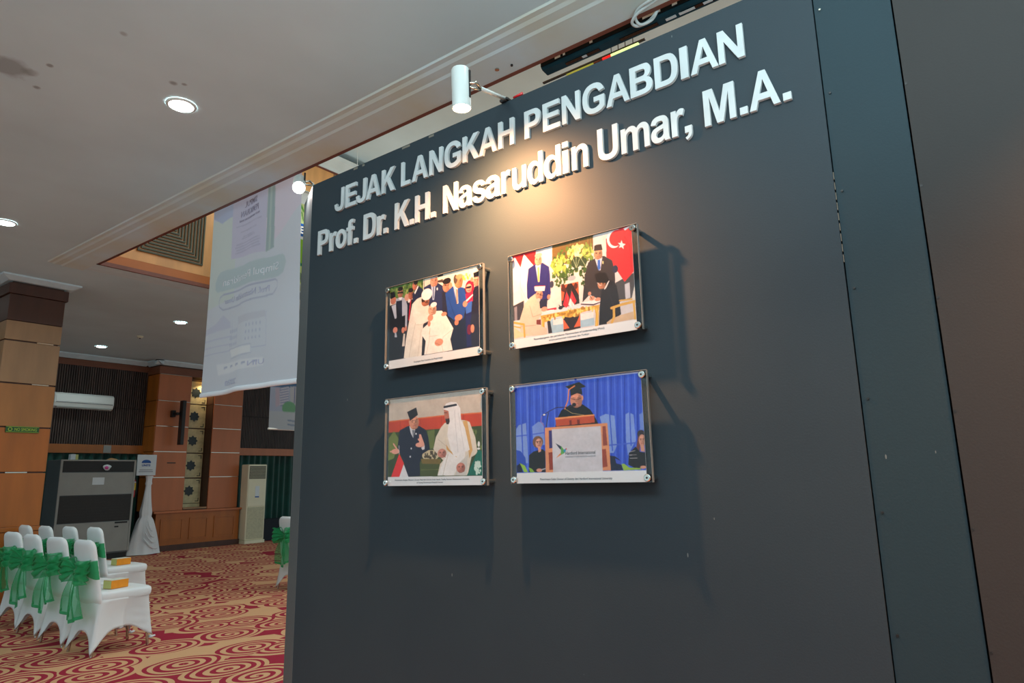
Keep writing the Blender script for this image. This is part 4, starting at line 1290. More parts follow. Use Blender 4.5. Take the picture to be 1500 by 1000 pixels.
for d, z in P:
    rings.append([(cx0 - d, cy0 - d, z), (cx1 + d, cy0 - d, z), (cx1 + d, cy1 + d, z), (cx0 - d, cy1 + d, z)])
vs = [v for r in rings for v in r]; fs = []
for i in range(3):
    for k in range(4): fs.append((i * 4 + k, i * 4 + (k + 1) % 4, (i + 1) * 4 + (k + 1) % 4, (i + 1) * 4 + k))
fs.append((0, 1, 2, 3)); fs.append((12, 13, 14, 15))
crown.add(vs, fs).build('crown_moulding', CEIL_TRIM, c)

s = thing('no_smoking_sign', (2.96, cy0, 1.97), 'small green sign with yellow lettering on the left column', 'sign')
MB().box(2.79, 3.135, cy0 - 0.014, cy0 - 0.001, 1.975, 2.05).build('plate', SIGNG, s, bevel=0.003)
fr = MB(); fr.box(2.795, 3.13, cy0 - 0.016, cy0 - 0.014, 2.042, 2.046); fr.box(2.795, 3.13, cy0 - 0.016, cy0 - 0.014, 1.979, 1.983); fr.build('border_line', SIGNT, s)
text_mb('NO SMOKING', lambda u, v, w_: (u, cy0 - 0.014 - 0.002 * w_, v), 0.0, (2.88, 3.11, 1.995, 2.03)).build('lettering', SIGNT, s)
ri = MB()
ri.grid(lambda u, v: (2.835 + (0.016 + 0.006 * v) * math.cos(2 * PI * u), cy0 - 0.016, 2.0125 + (0.016 + 0.006 * v) * math.sin(2 * PI * u)), 16, 1, True)
ri.build('ban_ring', SIGNT, s)

# split air conditioner ----------------------------------------------------------
a = thing('split_air_conditioner', (5.45, YB - 0.15, 2.78), 'white wall-mounted split air conditioner on the dark slats', 'air conditioner')
pf = [(YB - 0.02, 2.80), (YB - 0.02, 3.09), (YB - 0.17, 3.09), (YB - 0.225, 3.05), (YB - 0.235, 2.90), (YB - 0.20, 2.82), (YB - 0.13, 2.79)]
MB().prism(pf, 4.92, 5.98, 0).build('body', WHITEP, a, bevel=0.012)
MB().prism([(YB - 0.239, 3.03), (YB - 0.244, 2.92), (YB - 0.236, 2.92), (YB - 0.23, 3.03)], 4.95, 5.95, 0).build('front_panel', WHITEP, a)
MB().box(4.97, 5.93, YB - 0.228, YB - 0.16, 2.80, 2.822).build('outlet_flap', GREYP, a)
MB().box(4.95, 5.95, YB - 0.238, YB - 0.228, 2.895, 2.905).build('panel_gap', GREYS, a)
MB().box(5.80, 5.83, YB - 0.242, YB - 0.236, 2.93, 2.955).build('display', BLUE, a)

# large cooling cabinet -------------------------------------------------------------
UY = 13.60
u = thing('cooling_cabinet', (5.46, UY + 0.3, 0), 'tall wide grey cooling cabinet with black vents against the curtain', 'cooling cabinet')
MB().box(4.84, 6.12, UY + 0.02, UY + 0.62, 0.10, 1.79).build('body', GREYS, u, bevel=0.01)
MB().box(4.86, 6.10, UY + 0.04, UY + 0.6, 0.0, 0.10).build('base', BLACK, u)
mb = MB(); mb.box(4.84, 4.875, UY - 0.004, UY + 0.02, 0.12, 1.79); mb.box(6.085, 6.12, UY - 0.004, UY + 0.02, 0.12, 1.79); mb.box(4.875, 6.085, UY - 0.004, UY + 0.02, 1.765, 1.79)
mb.build('front_frame', GREYP, u, bevel=0.003)
MB().box(4.875, 6.085, UY + 0.012, UY + 0.02, 1.57, 1.765).build('outlet_grille', BLACK, u)
for k in range(6):
    MB().box(4.885, 6.075, UY + 0.0, UY + 0.012, 1.585 + k * 0.029, 1.597 + k * 0.029).build('louvre', DARKPNL, u)
MB().box(4.875, 6.085, UY, UY + 0.02, 1.16, 1.56).build('upper_panel', GREYP, u, bevel=0.004)
MB().box(4.875, 6.085, UY + 0.008, UY + 0.02, 0.68, 1.15).build('intake_panel', DARKPNL, u)
for k in range(9):
    MB().box(4.885, 6.075, UY + 0.002, UY + 0.008, 0.70 + k * 0.05, 0.725 + k * 0.05).build('intake_slat', DARKPNL, u)
MB().box(4.875, 6.085, UY, UY + 0.02, 0.13, 0.67).build('lower_panel', GREYP, u, bevel=0.004)
MB().box(5.83, 6.05, UY - 0.004, UY, 0.63, 0.66).build('handle_slot', BLACK, u)
MB().box(5.83, 5.90, UY - 0.004, UY, 0.56, 0.585).build('badge', BLACK, u)
MB().box(5.38, 5.58, UY - 0.003, UY, 1.34, 1.47).build('paper_notice', PAPER, u)
pp = thing('crumpled_paper', (5.60, UY, 1.60), 'crumpled pink and white paper stuck on the cabinet vent', 'paper')
mb = MB(); mb.grid(lambda a_, b_: (5.60 + 0.07 * math.cos(2 * PI * a_) * b_ * (1 + 0.2 * math.sin(6 * PI * a_)), UY - 0.012 - 0.03 * (1 - b_) - 0.008 * math.sin(10 * PI * a_) * b_, 1.65 + 0.055 * math.sin(2 * PI * a_) * b_), 14, 3, True)
mb.build('white_sheet', PAPER, pp)
mb = MB(); mb.grid(lambda a_, b_: (5.585 + 0.035 * math.cos(2 * PI * a_) * b_, UY - 0.036 - 0.016 * (1 - b_), 1.645 + 0.03 * math.sin(2 * PI * a_) * b_), 10, 2, True)
mb.build('pink_sheet', PINK, pp)
bx = thing('small_carton', (5.08, UY + 0.2, 1.79), 'small pale carton standing on the cooling cabinet, at left', 'carton')
MB().box(5.02, 5.10, UY + 0.1, UY + 0.2, 1.79, 1.89).build('box', PAPER, bx, bevel=0.003)
MB().box(5.10, 5.145, UY + 0.1, UY + 0.2, 1.79, 1.885).build('green_side', PALEY, bx, bevel=0.003)
cp = thing('flat_packet', (5.72, UY + 0.2, 1.79), 'small flat packet lying on the right of the cooling cabinet', 'packet')
MB().prism([(5.64, 1.79), (5.84, 1.79), (5.80, 1.81), (5.72, 1.825), (5.67, 1.805)], UY + 0.1, UY + 0.2, 1).build('packet_body', WOOD_L, cp)

# poster stand wrapped in white cloth --------------------------------------------
ps = thing('placard_stand', (6.40, 13.80, 0), 'white placard with blue dome emblem on a stand wrapped in white cloth', 'sign stand')
MB().box(6.22, 6.585, 13.78, 13.80, 1.50, 1.90).build('placard', PAPER, ps, bevel=0.004)
dome = [(6.30 + 0.0, 1.74)] + [(6.39 - 0.088 * math.cos(t * PI / 12), 1.74 + 0.062 * math.sin(t * PI / 12) ** 0.8 if 0 < t < 12 else 1.74) for t in range(13)]
MB().prism(dome[1:], 13.776, 13.78, 1).build('dome_emblem', BLUE, ps)
text_mb('UNITS', lambda u_, v, w_: (u_, 13.78 - 0.003 * w_, v), 0.03, (6.31, 6.47, 1.675, 1.715)).build('lettering', BLUE, ps)
for k, (x0, x1) in enumerate(((6.27, 6.52), (6.26, 6.53))):
    MB().box(x0, x1, 13.777, 13.78, 1.60 - k * 0.035, 1.612 - k * 0.035).build('text_line', INK2, ps)
MB().tube([(6.47, 13.82, 0.0), (6.47, 13.82, 1.55)], 0.018, 8).build('pole', METAL, ps)
def cloth(u_, v):
    ang = 2 * PI * u_
    z = 1.49 * (1 - v)
    if v < 0.12: r = 0.075 - 0.02 * math.sin(v / 0.12 * PI)
    elif v < 0.52: r = 0.05 + 0.07 * ((v - 0.12) / 0.4) ** 1.2
    else: r = 0.115 + 0.20 * ((v - 0.52) / 0.48) ** 0.9
    r -= 0.018 * math.exp(-((v - 0.52) / 0.03) ** 2)
    r *= 1 + 0.10 * math.sin(5 * ang + 3 * v) * min(1, v * 2) + 0.04 * math.sin(11 * ang - 5 * v)
    cx_ = 6.47 + 0.02 - 0.02 * v
    return (cx_ + r * math.cos(ang), 13.82 + 0.6 * r * math.sin(ang), max(0.012, z))
MB().grid(cloth, 48, 40, True).build('cloth_wrap', COVER2, ps, smooth=True)
for k in range(4):
    f0 = [(6.44 - 0.02 * k + 0.06 * k * t + 0.13 * t, 13.64 - 0.01 * math.sin(PI * t) + 0.02 * t * 0, 0.66 - 0.11 * k - 0.30 * math.sin(PI * t * 0.5) ** 1.1 + 0.10 * t * t) for t in [i / 8 for i in range(9)]]
    MB().tube(f0, [0.004, 0.011, 0.014, 0.015, 0.015, 0.014, 0.012, 0.009, 0.004], 6).build('cloth_fold', COVER2, ps, smooth=True)

fe = thing('fire_extinguisher', (6.30, 14.1, 1.05), 'red fire extinguisher with yellow label hanging behind the placard stand', 'fire extinguisher')
MB().tube([(6.30, 14.1, z) for z in (1.08, 1.09, 1.13, 1.38, 1.43, 1.46)], [0.045, 0.062, 0.066, 0.066, 0.045, 0.02], 16).build('cylinder', RED, fe, smooth=True)
MB().tube([(6.30, 14.1, 1.22), (6.30, 14.1, 1.36)], 0.068, 16, False).build('label_band', YELLOW, fe, smooth=True)
MB().tube([(6.30, 14.1, 1.365), (6.30, 14.1, 1.385)], 0.0675, 16, False).build('white_band', PAPER, fe, smooth=True)
MB().tube([(6.30, 14.1, 1.46), (6.30, 14.1, 1.50)], 0.018, 8).build('valve', METAL, fe)
MB().box(6.27, 6.36, 14.09, 14.11, 1.50, 1.515).build('lever', BLACK, fe)
MB().tube([(6.32, 14.1, 1.48), (6.375, 14.1, 1.45), (6.385, 14.08, 1.3), (6.38, 14.06, 1.15)], 0.009, 6).build('hose', BLACK, fe)
MB().box(6.27, 6.33, 14.16, 14.55, 1.30, 1.33).build('wall_hook', METAL, fe)

# column loudspeaker
sp = thing('column_loudspeaker', (7.13, YP - 0.2, 2.12), 'slim black column loudspeaker on a bracket on the wood pilaster', 'loudspeaker')
MB().box(7.09, 7.165, YP - 0.30, YP - 0.17, 2.12, 3.04).build('cabinet', BLACK, sp, bevel=0.006)
MB().box(7.095, 7.16, YP - 0.304, YP - 0.30, 2.14, 3.02).build('front_grille', DARKPNL, sp)
MB().box(7.01, 7.09, YP - 0.22, YP - 0.001, 2.74, 2.79).build('bracket', BLACK, sp, bevel=0.004)
MB().box(6.985, 7.055, YP - 0.10, YP - 0.001, 2.70, 2.84).build('wall_plate', BLACK, sp, bevel=0.004)

# cream standing air conditioner ---------------------------------------------------
f = thing('standing_air_conditioner', (8.88, 14.0, 0), 'cream floor-standing air conditioner in front of the teal curtain', 'air conditioner')
fx0, fx1, fy0, fy1 = 8.66, 9.13, 13.86, 14.14
MB().box(fx0, fx1, fy0, fy1, 0.07, 1.72).build('body', CREAM, f, bevel=0.02)
MB().box(fx0 - 0.01, fx1 + 0.01, fy0 - 0.02, fy1, 0.0, 0.07).build('base', CREAM, f, bevel=0.006)
MB().box(fx0 + 0.03, fx1 - 0.03, fy0 - 0.003, fy0 + 0.001, 1.40, 1.68).build('outlet', DARKPNL, f)
for k in range(9):
    MB().box(fx0 + 0.035, fx1 - 0.035, fy0 - 0.014, fy0 - 0.003, 1.415 + k * 0.029, 1.426 + k * 0.029).build('louvre', CREAM2, f)
MB().box(fx0 + 0.02, fx1 - 0.02, fy0 - 0.008, fy0, 0.80, 1.375).build('door', CREAM, f, bevel=0.004)
MB().box(fx0 + 0.025, fx1 - 0.025, fy0 - 0.006, fy0, 0.10, 0.785).build('intake_panel', CREAM2, f, bevel=0.003)
mb = MB()
for k in range(26): mb.box(fx0 + 0.035, fx1 - 0.035, fy0 - 0.011, fy0 - 0.006, 0.11 + k * 0.026, 0.118 + k * 0.026)
o = mb.build('intake_ribs', CREAM2, f); o['kind'] = 'stuff'
MB().box(8.85, 8.95, fy0 - 0.012, fy0 - 0.008, 0.99, 1.24).build('control_panel', PAPER, f)
MB().box(8.85, 8.95, fy0 - 0.014, fy0 - 0.011, 0.99, 1.015).build('display', BLUE, f)
b = tag(MB().box(9.16, 12.5, 14.15, 14.62, 0.0, 0.47).build('low_platform', mat('dark_blue_cloth', (16, 26, 36), 0.8, noise=0.1, nscale=3), None, bevel=0.008),
        'low dark cloth-covered platform at the foot of the teal curtain', 'platform')
t8 = tag(MB().box(9.72, 9.80, YB - 0.05, YB - 0.016, 2.66, 2.90).build('wall_switch_box', CREAM2, None, bevel=0.004), 'small grey box on the dark slats beside the hanging print', 'switch box')

# ================================================================== DISPLAY PARTITION
PX = 2.0; PT = 2.854
p = thing('display_partition', (PX, 1.3, 0), 'dark slate-painted display partition carrying the raised title and four photographs', 'partition')
# main board, strip, right board, angled wing
MB().box(PX, PX + 0.06, 0.325, 2.76, 0, PT).build('main_board', BOARD, p)
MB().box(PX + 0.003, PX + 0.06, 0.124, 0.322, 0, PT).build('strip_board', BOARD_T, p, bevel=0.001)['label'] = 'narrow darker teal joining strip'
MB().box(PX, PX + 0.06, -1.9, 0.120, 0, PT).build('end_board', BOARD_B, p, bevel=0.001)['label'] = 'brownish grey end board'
wd = Vector((2.125 - 2.0, 3.0 - 2.76, 0)).normalized(); wn = Vector((wd.y, -wd.x, 0))
A = Vector((2.0, 2.762, 0)); B = A + wd * 0.272
MB().prism([(A.x, A.y), (B.x, B.y), (B.x + wn.x * 0.05, B.y + wn.y * 0.05), (A.x + wn.x * 0.05, A.y + wn.y * 0.05)], 0, PT, 2).build('wing_board', BOARD_W, p)
MB().box(PX + 0.19, PX + 0.25, -1.9, 2.98, 0, PT - 0.004).build('rear_board', BOARD, p)
for z in (2.84, 0.02):
    MB().box(PX + 0.06, PX + 0.19, -1.9, 2.74, z - 0.02, z + 0.008).build('frame_rail', WOOD_D, p)
# nail heads and chips of bare wood along the seams
rn = random.Random(11)
for yy, zz0 in ((0.318, 0.1), (0.128, 0.1)):
    z = 0.35
    while z < 2.8:
        q = MB().tube([(PX - 0.0012, yy - 0.012, z), (PX + 0.004, yy - 0.012, z)], 0.0035, 6)
        q.build('nail', BLACK if rn.random() < 0.7 else METAL, p); z += 0.295 + rn.uniform(-0.02, 0.02)
mb = MB()
for k in range(9):
    z = 1.92 + k * 0.031; mb.box(PX - 0.0008, PX + 0.004, 0.3222, 0.3238, z, z + 0.022)
mb.build('chipped_edge', mat('bare_wood', (112, 108, 98), 0.8), p)
# paint chips on the top edge
for yy, ln in ((2.41, 0.03), (2.36, 0.015), (2.05, 0.05), (1.9, 0.03)):
    MB().box(PX - 0.0008, PX + 0.003, yy, yy + ln, PT - 0.014, PT - 0.004).build('chip', MATS['bare_wood'], p)

# --- raised letters ------------------------------------------------------------------
L1 = [('J', 2.563, 2.494), ('E', 2.481, 2.402), ('J', 2.402, 2.332), ('A', 2.33, 2.233), ('K', 2.223, 2.135), ('L', 2.093, 2.036), ('A', 2.024, 1.927), ('N', 1.916, 1.839), ('G', 1.826, 1.733), ('K', 1.722, 1.632), ('A', 1.632, 1.538), ('H', 1.53, 1.451), ('P', 1.398, 1.322), ('E', 1.31, 1.232), ('N', 1.222, 1.143), ('G', 1.131, 1.04), ('A', 1.032, 0.939), ('B', 0.935, 0.85), ('D', 0.841, 0.756), ('I', 0.747, 0.72), ('A', 0.712, 0.618), ('N', 0.616, 0.533)]
L2 = [('P', 2.686, 2.602), ('r', 2.595, 2.54), ('o', 2.546, 2.466), ('f', 2.466, 2.414), ('.', 2.411, 2.387), ('D', 2.343, 2.257), ('r', 2.249, 2.196), ('.', 2.204, 2.180), ('K', 2.131, 2.039), ('.', 2.035, 2.011), ('H', 2.002, 1.918), ('.', 1.906, 1.882), ('N', 1.834, 1.753), ('a', 1.745, 1.676), ('s', 1.671, 1.601), ('a', 1.599, 1.527), ('r', 1.517, 1.472), ('u', 1.462, 1.396), ('d', 1.389, 1.317), ('d', 1.312, 1.236), ('i', 1.227, 1.202), ('n', 1.187, 1.118), ('U', 1.076, 0.994), ('m', 0.982, 0.874), ('a', 0.868, 0.799), ('r', 0.793, 0.746), (',', 0.747, 0.723), ('M', 0.679, 0.577), ('.', 0.564, 0.540), ('A', 0.534, 0.441), ('.', 0.433, 0.409)]
def zspan(ch, base, cap):
    xh = cap * 0.735; ov = cap * 0.018
    if ch == '.': return base, base + cap * 0.195
    if ch == ',': return base - cap * 0.19, base + cap * 0.195
    if ch in 'GJU': return base - ov, base + cap + (ov if ch == 'G' else 0)
    if ch in 'di': return base - (ov if ch == 'd' else 0), base + cap
    if ch == 'f': return base, base + cap + ov
    if ch in 'oas': return base - ov, base + xh + ov
    if ch in 'u': return base - ov, base + xh
    if ch in 'rnm': return base, base + xh + ov
    return base, base + cap
def put_letters(L, base, cap):
    for ch, ya, yb in L:
        z0, z1 = zspan(ch, base, cap)
        mb = text_mb(ch, lambda u_, v, w_: (PX - 0.0005 - 0.0115 * w_, u_, v), 0, (ya, yb, z0, z1), True)
        mb.build('letter', LETTER, p)
GOFF = 0.045
put_letters(L1, 2.650, 0.117)
put_letters(L2, 2.452, 0.126)

# --- photographs behind clear acrylic on standoffs -------------------------------------
def photo(k, yl, yr, pl_, pr_, z0, z1, label, captions, extra=()):
    t = thing('acrylic_photo', (1.945, (yl + yr) / 2, z0), label, 'photograph', 'acrylic mounted photographs on the slate partition')
    XF = 1.945
    MB().box(XF, XF + 0.004, yr, yl, z0, z1).build('acrylic_sheet', ACRYL, t)
    MB().box(XF + 0.0075, XF + 0.0115, yr, yl, z0, z1).build('acrylic_sheet', ACRYL, t)
    e = MB()
    for yy in (yl, yr - 0.0012): e.box(XF, XF + 0.0115, yy, yy + 0.0012, z0, z1)
    e.box(XF, XF + 0.0115, yr, yl, z1, z1 + 0.0012)
    e.build('polished_edge', ACEDGE, t)
    MB().box(XF + 0.0052, XF + 0.0068, pr_, pl_, z0 + 0.001, z1 - 0.001).build('backing_card', WHITEPR, t)
    img = shrink(photo_tone(paint(PRINTS[k], 700, 500, (210, 210, 210))))
    print_mesh('photo_print', img, lambda u_, v: (XF + 0.005, pl_ + (pr_ - pl_) * u_, z1 - 0.001 + (z0 - z1 + 0.002) * v), PHOTO, t)
    for txt, u0, u1, v0, v1, m in tuple(captions) + tuple(extra):
        yy = lambda u_: pl_ + (pr_ - pl_) * u_ / 1000
        zz = lambda v: z1 + (z0 - z1) * v / 1000
        text_mb(txt, lambda a_, b_, w_: (XF + 0.0049 - 0.0004 * w_, a_, b_), 0.0, (yy(u0), yy(u1), zz(v1), zz(v0))).build('printed_text', m, t)
    for yy in (yl - 0.014, yr + 0.014):
        for zz in (z1 - 0.014, z0 + 0.014):
            so = MB().tube([(XF - 0.007, yy, zz), (XF - 0.009, yy, zz)], [0.0115, 0.0095], 18)
            so.tube([(XF - 0.0004, yy, zz), (XF - 0.007, yy, zz)], 0.0115, 18)
            cap = so.build('standoff', CHROME, t, smooth=False)
            MB().tube([(XF + 0.0116, yy, zz), (PX - 0.0005, yy, zz)], 0.0085, 14).build('standoff_barrel', CHROME, cap, off=t['_o'])
            MB().tube([(XF - 0.0092, yy, zz), (XF - 0.0098, yy, zz)], 0.0035, 6).build('hex_socket', BLACK, cap, off=t['_o'])
    return t
photo(1, 2.130, 1.583, 2.110, 1.607, 1.806, 2.169, 'upper left photograph of two men in white embracing before a suited crowd',
      [('Kunjungan Paus Fransiskus ke Masjid Istiqlal', 300, 620, 948, 972, INK)])
photo(2, 1.458, 0.921, 1.441, 0.943, 1.808, 2.168, 'upper right photograph of two men signing at a gilt table beside red flags',
      [('Penandatanganan dan pertukaran Memorandum of Understanding (MoU)', 180, 760, 920, 945, INK), ('antara pemerintah Indonesia dan Turkiye', 310, 640, 955, 977, INK)])
photo(3, 2.121, 1.574, 2.104, 1.599, 1.319, 1.678, 'lower left photograph of a black-capped man and a white-robed man on green sofas',
      [('Pertemuan dengan Menteri Urusan Haji dan Umrah Arab Saudi, Taufiq Fawzan Muhammad Alrabiah,', 85, 875, 925, 946, INK), ('di Ruang Pertemuan Masjidil Haram', 330, 610, 956, 976, INK)])
photo(4, 1.462, 0.918, 1.441, 0.939, 1.323, 1.674, 'lower right photograph of a man in graduation cap at a lectern before blue curtains',
      [('Penerimaan Gelar Doctor of Divinity dari Hartford International University', 200, 760, 948, 976, INK)],
      [('Hartford International', 412, 644, 700, 732, INK), ('UNIVERSITY FOR RELIGION & PEACE', 412, 644, 744, 758, INK2)])

# --- arm spotlights clipped on the partition top --------------------------------------------
def arm_spot(name_label, hx, hy, zb, base, glow, power, color, group=None, aim=None, axis=(0.045, 0.0, -1), wide=166):
    t = thing('arm_spotlight', (base[0], base[1], base[2]), name_label, 'spotlight', group)
    # can, slightly tilted
    ax = Vector(axis).normalized()
    top = Vector((hx, hy, zb)) - ax * 0.15; bot = Vector((hx, hy, zb))
    can = MB(); r = 0.034
    pts = [top + ax * 0.0, top + ax * 0.004, top + ax * 0.15]
    can.tube([top - ax * 0.001, top, top + ax * 0.006, bot], [r * 0.86, r * 0.93, r, r * 1.02], 28)
    o = can.build('can', LAMPW, t, smooth=False); 
    md = o.modifiers.new('es', 'EDGE_SPLIT'); md.split_angle = 0.6
    o.data.polygons.foreach_set('use_smooth', [True] * len(o.data.polygons))
    MB().tube([bot + ax * 0.0004, bot + ax * 0.004], [r * 0.94, r * 0.9], 28).build('lens', glow, t)
    rim = MB(); e1 = ax.cross(Vector((0, 1, 0))).normalized(); e2 = ax.cross(e1)
    rim.grid(lambda u_, v: tuple(bot + ax * (0.006 * v) + (e1 * math.cos(2 * PI * u_) + e2 * math.sin(2 * PI * u_)) * r * 1.02), 28, 1, True)
    rim.build('rim', LAMPW, t, solid=0.002)
    side = Vector((0.28, -0.96, 0)).normalized()
    j = (top + bot) / 2 + side * (r + 0.001) - ax * 0.01
    MB().box(-0.004, 0.004, -0.003, 0.003, -0.055, 0.055).build('slot', BLACK, t, off=(0, 0, 0)).location = Vector(j) + side * 0.0 - Vector(t['_o'])
    j2 = j + Vector((0.05, -0.012, 0.0))
    yk = MB(); yk.tube([tuple(j), tuple(j + side * 0.012 + Vector((0.02, 0, 0.012))), tuple(j2)], 0.006, 8)
    yk.tube([tuple(j + Vector((0, 0, -0.014))), tuple(j2 + Vector((0, 0, -0.006)))], 0.005, 8)
    yk.build('swivel_bracket', METAL, t, smooth=True)
    bb = Vector(base)
    MB().tube([tuple(j2), tuple(bb + Vector((0.0, 0, 0.015)))], 0.008, 10).build('arm', LAMPW, t, smooth=True)
    cl_ = MB(); cl_.box(bb.x - 0.012, bb.x + 0.07, bb.y - 0.02, bb.y + 0.02, bb.z + 0.001, bb.z + 0.012)
    cl_.box(bb.x - 0.014, bb.x - 0.003, bb.y - 0.012, bb.y + 0.012, bb.z - 0.004, bb.z + 0.003)
    cl_.build('clamp', BLACK, t, bevel=0.002)
    MB().tube([(bb.x + 0.02, bb.y - 0.03, bb.z + 0.016), (bb.x + 0.02, bb.y - 0.075, bb.z + 0.02)], 0.006, 8).build('red_wire', RED, t, smooth=True)
    l = spot('spotlight_beam', bot + ax * 0.03, aim or (hx + 0.25, hy, 2.05), power, color, math.radians(wide), 1.0 if wide > 150 else 0.5, 0.022)
    spot('spotlight_beam', bot + ax * 0.03, (hx + 0.17, hy, 2.0), power * 0.9, color, math.radians(105), 1.0, 0.022)
    return t
ORG = (1.0, 0.46, 0.19)
arm_spot('white arm spotlight over the title, left of the word PENGABDIAN', 1.70, 1.475, 2.685, (2.0, 1.50, 2.856), LAMPGLOW, 135, ORG)
arm_spot('white arm spotlight beyond the right edge, over the brownish end board', 1.70, -0.92, 2.685, (2.0, -0.88, 2.856), LAMPGLOW, 230, ORG, wide=120)
arm_spot('glaring spotlight at the partition corner, in front of the banner edge', 2.03, 2.925, 2.90, (2.13, 2.95, 2.856), LAMPGLOW2, 3, (1.0, 0.85, 0.8), aim=(1.9, 2.0, 1.0), axis=(-0.45, -0.62, -0.62))

# ================================================================== CEILING ITEMS
dl_lab = ['large round downlight in the low ceiling, nearest the partition', 'round downlight at the left edge of the low ceiling, above the column',
          'round downlight in the far ceiling, right, beside the hanging banner', 'small round downlight in the far ceiling, left, over the white air conditioner',
          'added round downlight directly above the partition, out of view', 'added unseen downlight over the aisle left of the lens', 'added unseen downlight over the aisle, second along',
          'added unseen downlight over the aisle, third along', 'added unseen downlight behind the column', 'added unseen downlight over the standing air conditioner']
for i, (x, y) in enumerate(DOWNLIGHTS[:9]):
    d = thing('downlight', (x, y, CZ), dl_lab[i], 'ceiling light', 'round ceiling downlights')
    ring = MB(); ring.grid(lambda u_, v: (x + (0.078 + 0.018 * v) * math.cos(2 * PI * u_), y + (0.078 + 0.018 * v) * math.sin(2 * PI * u_), CZ - 0.012 + 0.008 * v), 28, 1, True)
    ring.build('trim_ring', WHITEP, d, smooth=True, solid=0.004)
    MB().tube([(x, y, CZ - 0.001), (x, y, CZ - 0.009)], 0.078, 28).build('lens', DLGLOW, d)
sd = thing('smoke_detector', (5.29, 12.04, CZ), 'small round detector on the far ceiling between two downlights', 'detector')
MB().tube([(5.29, 12.04, CZ - 0.001), (5.29, 12.04, CZ - 0.02), (5.29, 12.04, CZ - 0.035)], [0.055, 0.05, 0.03], 18).build('housing', CREAM, sd, smooth=True)
MB().tube([(5.29, 12.04, CZ - 0.036), (5.29, 12.04, CZ - 0.05)], 0.012, 10).build('sensor', BLACK, sd)
hk = thing('ceiling_hook_plate', (3.0, 2.26, CZ - 0.030), 'small dark screw eye on the stained edge band above the spotlight', 'hook')
MB().tube([(2.99, 2.30, CZ - 0.0255), (2.99, 2.30, CZ - 0.032)], 0.014, 12).build('washer', METAL, hk)
MB().tube([(3.01, 2.20, CZ - 0.0255), (3.01, 2.20, CZ - 0.035)], 0.008, 8).build('screw_head', BLACK, hk)

# projection-screen casing hung inside the opening
sc_ = thing('screen_casing', (3.3, 0.6, 3.9), 'long dark teal screen casing hanging inside the ceiling opening above the title', 'screen casing')
pf = [(3.20, 3.99), (3.20, 3.885), (3.215, 3.875), (3.272, 3.870), (3.28, 3.875), (3.28, 3.99)]
MB().prism(pf, -1.6, 2.11, 1).build('case', SCREENC, sc_, bevel=0.004)
MB().box(3.195, 3.20, -1.6, 2.108, 3.89, 3.985).build('side_face', CASEB, sc_)
for k in range(9):
    y0 = 1.95 - k * 0.38
    MB().prism([(3.232, 3.870), (3.232, 3.8735), (3.256, 3.8715), (3.256, 3.868)], y0 - 0.24, y0, 1).build('slot', BLACKG, sc_)
for y0, ln in ((1.83, 0.03), (1.28, 0.06), (1.20, 0.09), (1.06, 0.05)):
    MB().box(3.235, 3.252, y0 - ln, y0, 3.866, 3.8715).build('tape_scrap', PAPER, sc_)
for y0, ln in ((2.0, 0.04), (1.94, 0.015), (1.75, 0.02), (1.40, 0.11), (1.22, 0.03), (1.13, 0.05), (1.0, 0.04)):
    MB().box(3.193, 3.195, y0 - ln, y0, 3.90, 3.922).build('label_scrap', PAPER, sc_)
for y0 in (1.8, -1.2):
    MB().tube([(3.24, y0, 3.99), (3.24, y0, 6.55)], 0.006, 6).build('hanger_rod', METAL, sc_)

tb = thing('hanging_light_tube', (4.2, 2.1, 4.52), 'green and red glowing tube hung on thin rods, just above the partition top', 'light tube')
MB().tube([(4.2, 1.885, 4.515), (4.2, 2.115, 4.515)], 0.014, 10).build('green_segment', TUBE_G, tb, smooth=True)
MB().tube([(4.2, 2.117, 4.515), (4.2, 2.19, 4.515)], 0.013, 10).build('red_segment', TUBE_R, tb, smooth=True)
MB().tube([(4.2, 2.19, 4.515), (4.2, 2.27, 4.515)], 0.010, 10).build('dark_segment', EDGE, tb, smooth=True)
MB().tube([(4.2, 2.27, 4.513), (4.2, 2.52, 4.513)], 0.010, 10).build('yellow_segment', TUBE_Y, tb, smooth=True)
MB().box(4.19, 4.21, 1.83, 2.75, 4.527, 4.538).build('carrier_rail', BLACK, tb)
for y0 in (2.115, 2.055, 1.995, 1.93):
    MB().tube([(4.2, y0, 4.53), (4.2, y0, 6.55)], 0.004, 6).build('rod', BLACK, tb)

cb = thing('cable_loop', (3.08, 1.33, 3.9), 'loops of white cable drooping over the brown ceiling edge at the top', 'cable')
for dx, sgn in ((0.0, 1), (0.02, 1)):
    pts = [(3.06 + dx - 0.10 * math.cos(t * PI) , 1.40 + dx * 1.5 - 0.10 * t, 3.86 - 0.10 * math.sin(t * PI) + (0.06 if t < 0.01 else 0)) for t in [i / 12 for i in range(13)]]
    pts = [(2.985 + dx, 1.46, 3.80)] + [(3.00 + dx + 0.06 * t, 1.44 - 0.09 * t, 3.80 - 0.035 * math.sin(t * PI)) for t in [i / 8 for i in range(1, 9)]] + [(3.09, 1.30, 3.83), (3.12, 1.27, 3.90), (3.13, 1.27, 4.10)]
    MB().tube(spline([(2.98 - dx, 1.18 + dx, 3.813), (2.985 - dx, 1.25 + dx, 3.805), (3.00, 1.34, 3.795 + dx), (3.03, 1.39 - dx, 3.78 + dx), (3.07, 1.38 - dx, 3.775), (3.105, 1.33 - dx, 3.80), (3.12, 1.28, 3.85), (3.13, 1.25, 3.93), (3.13, 1.24, 4.10)]), 0.0085, 8).build('cable', CABLE, cb, smooth=True)

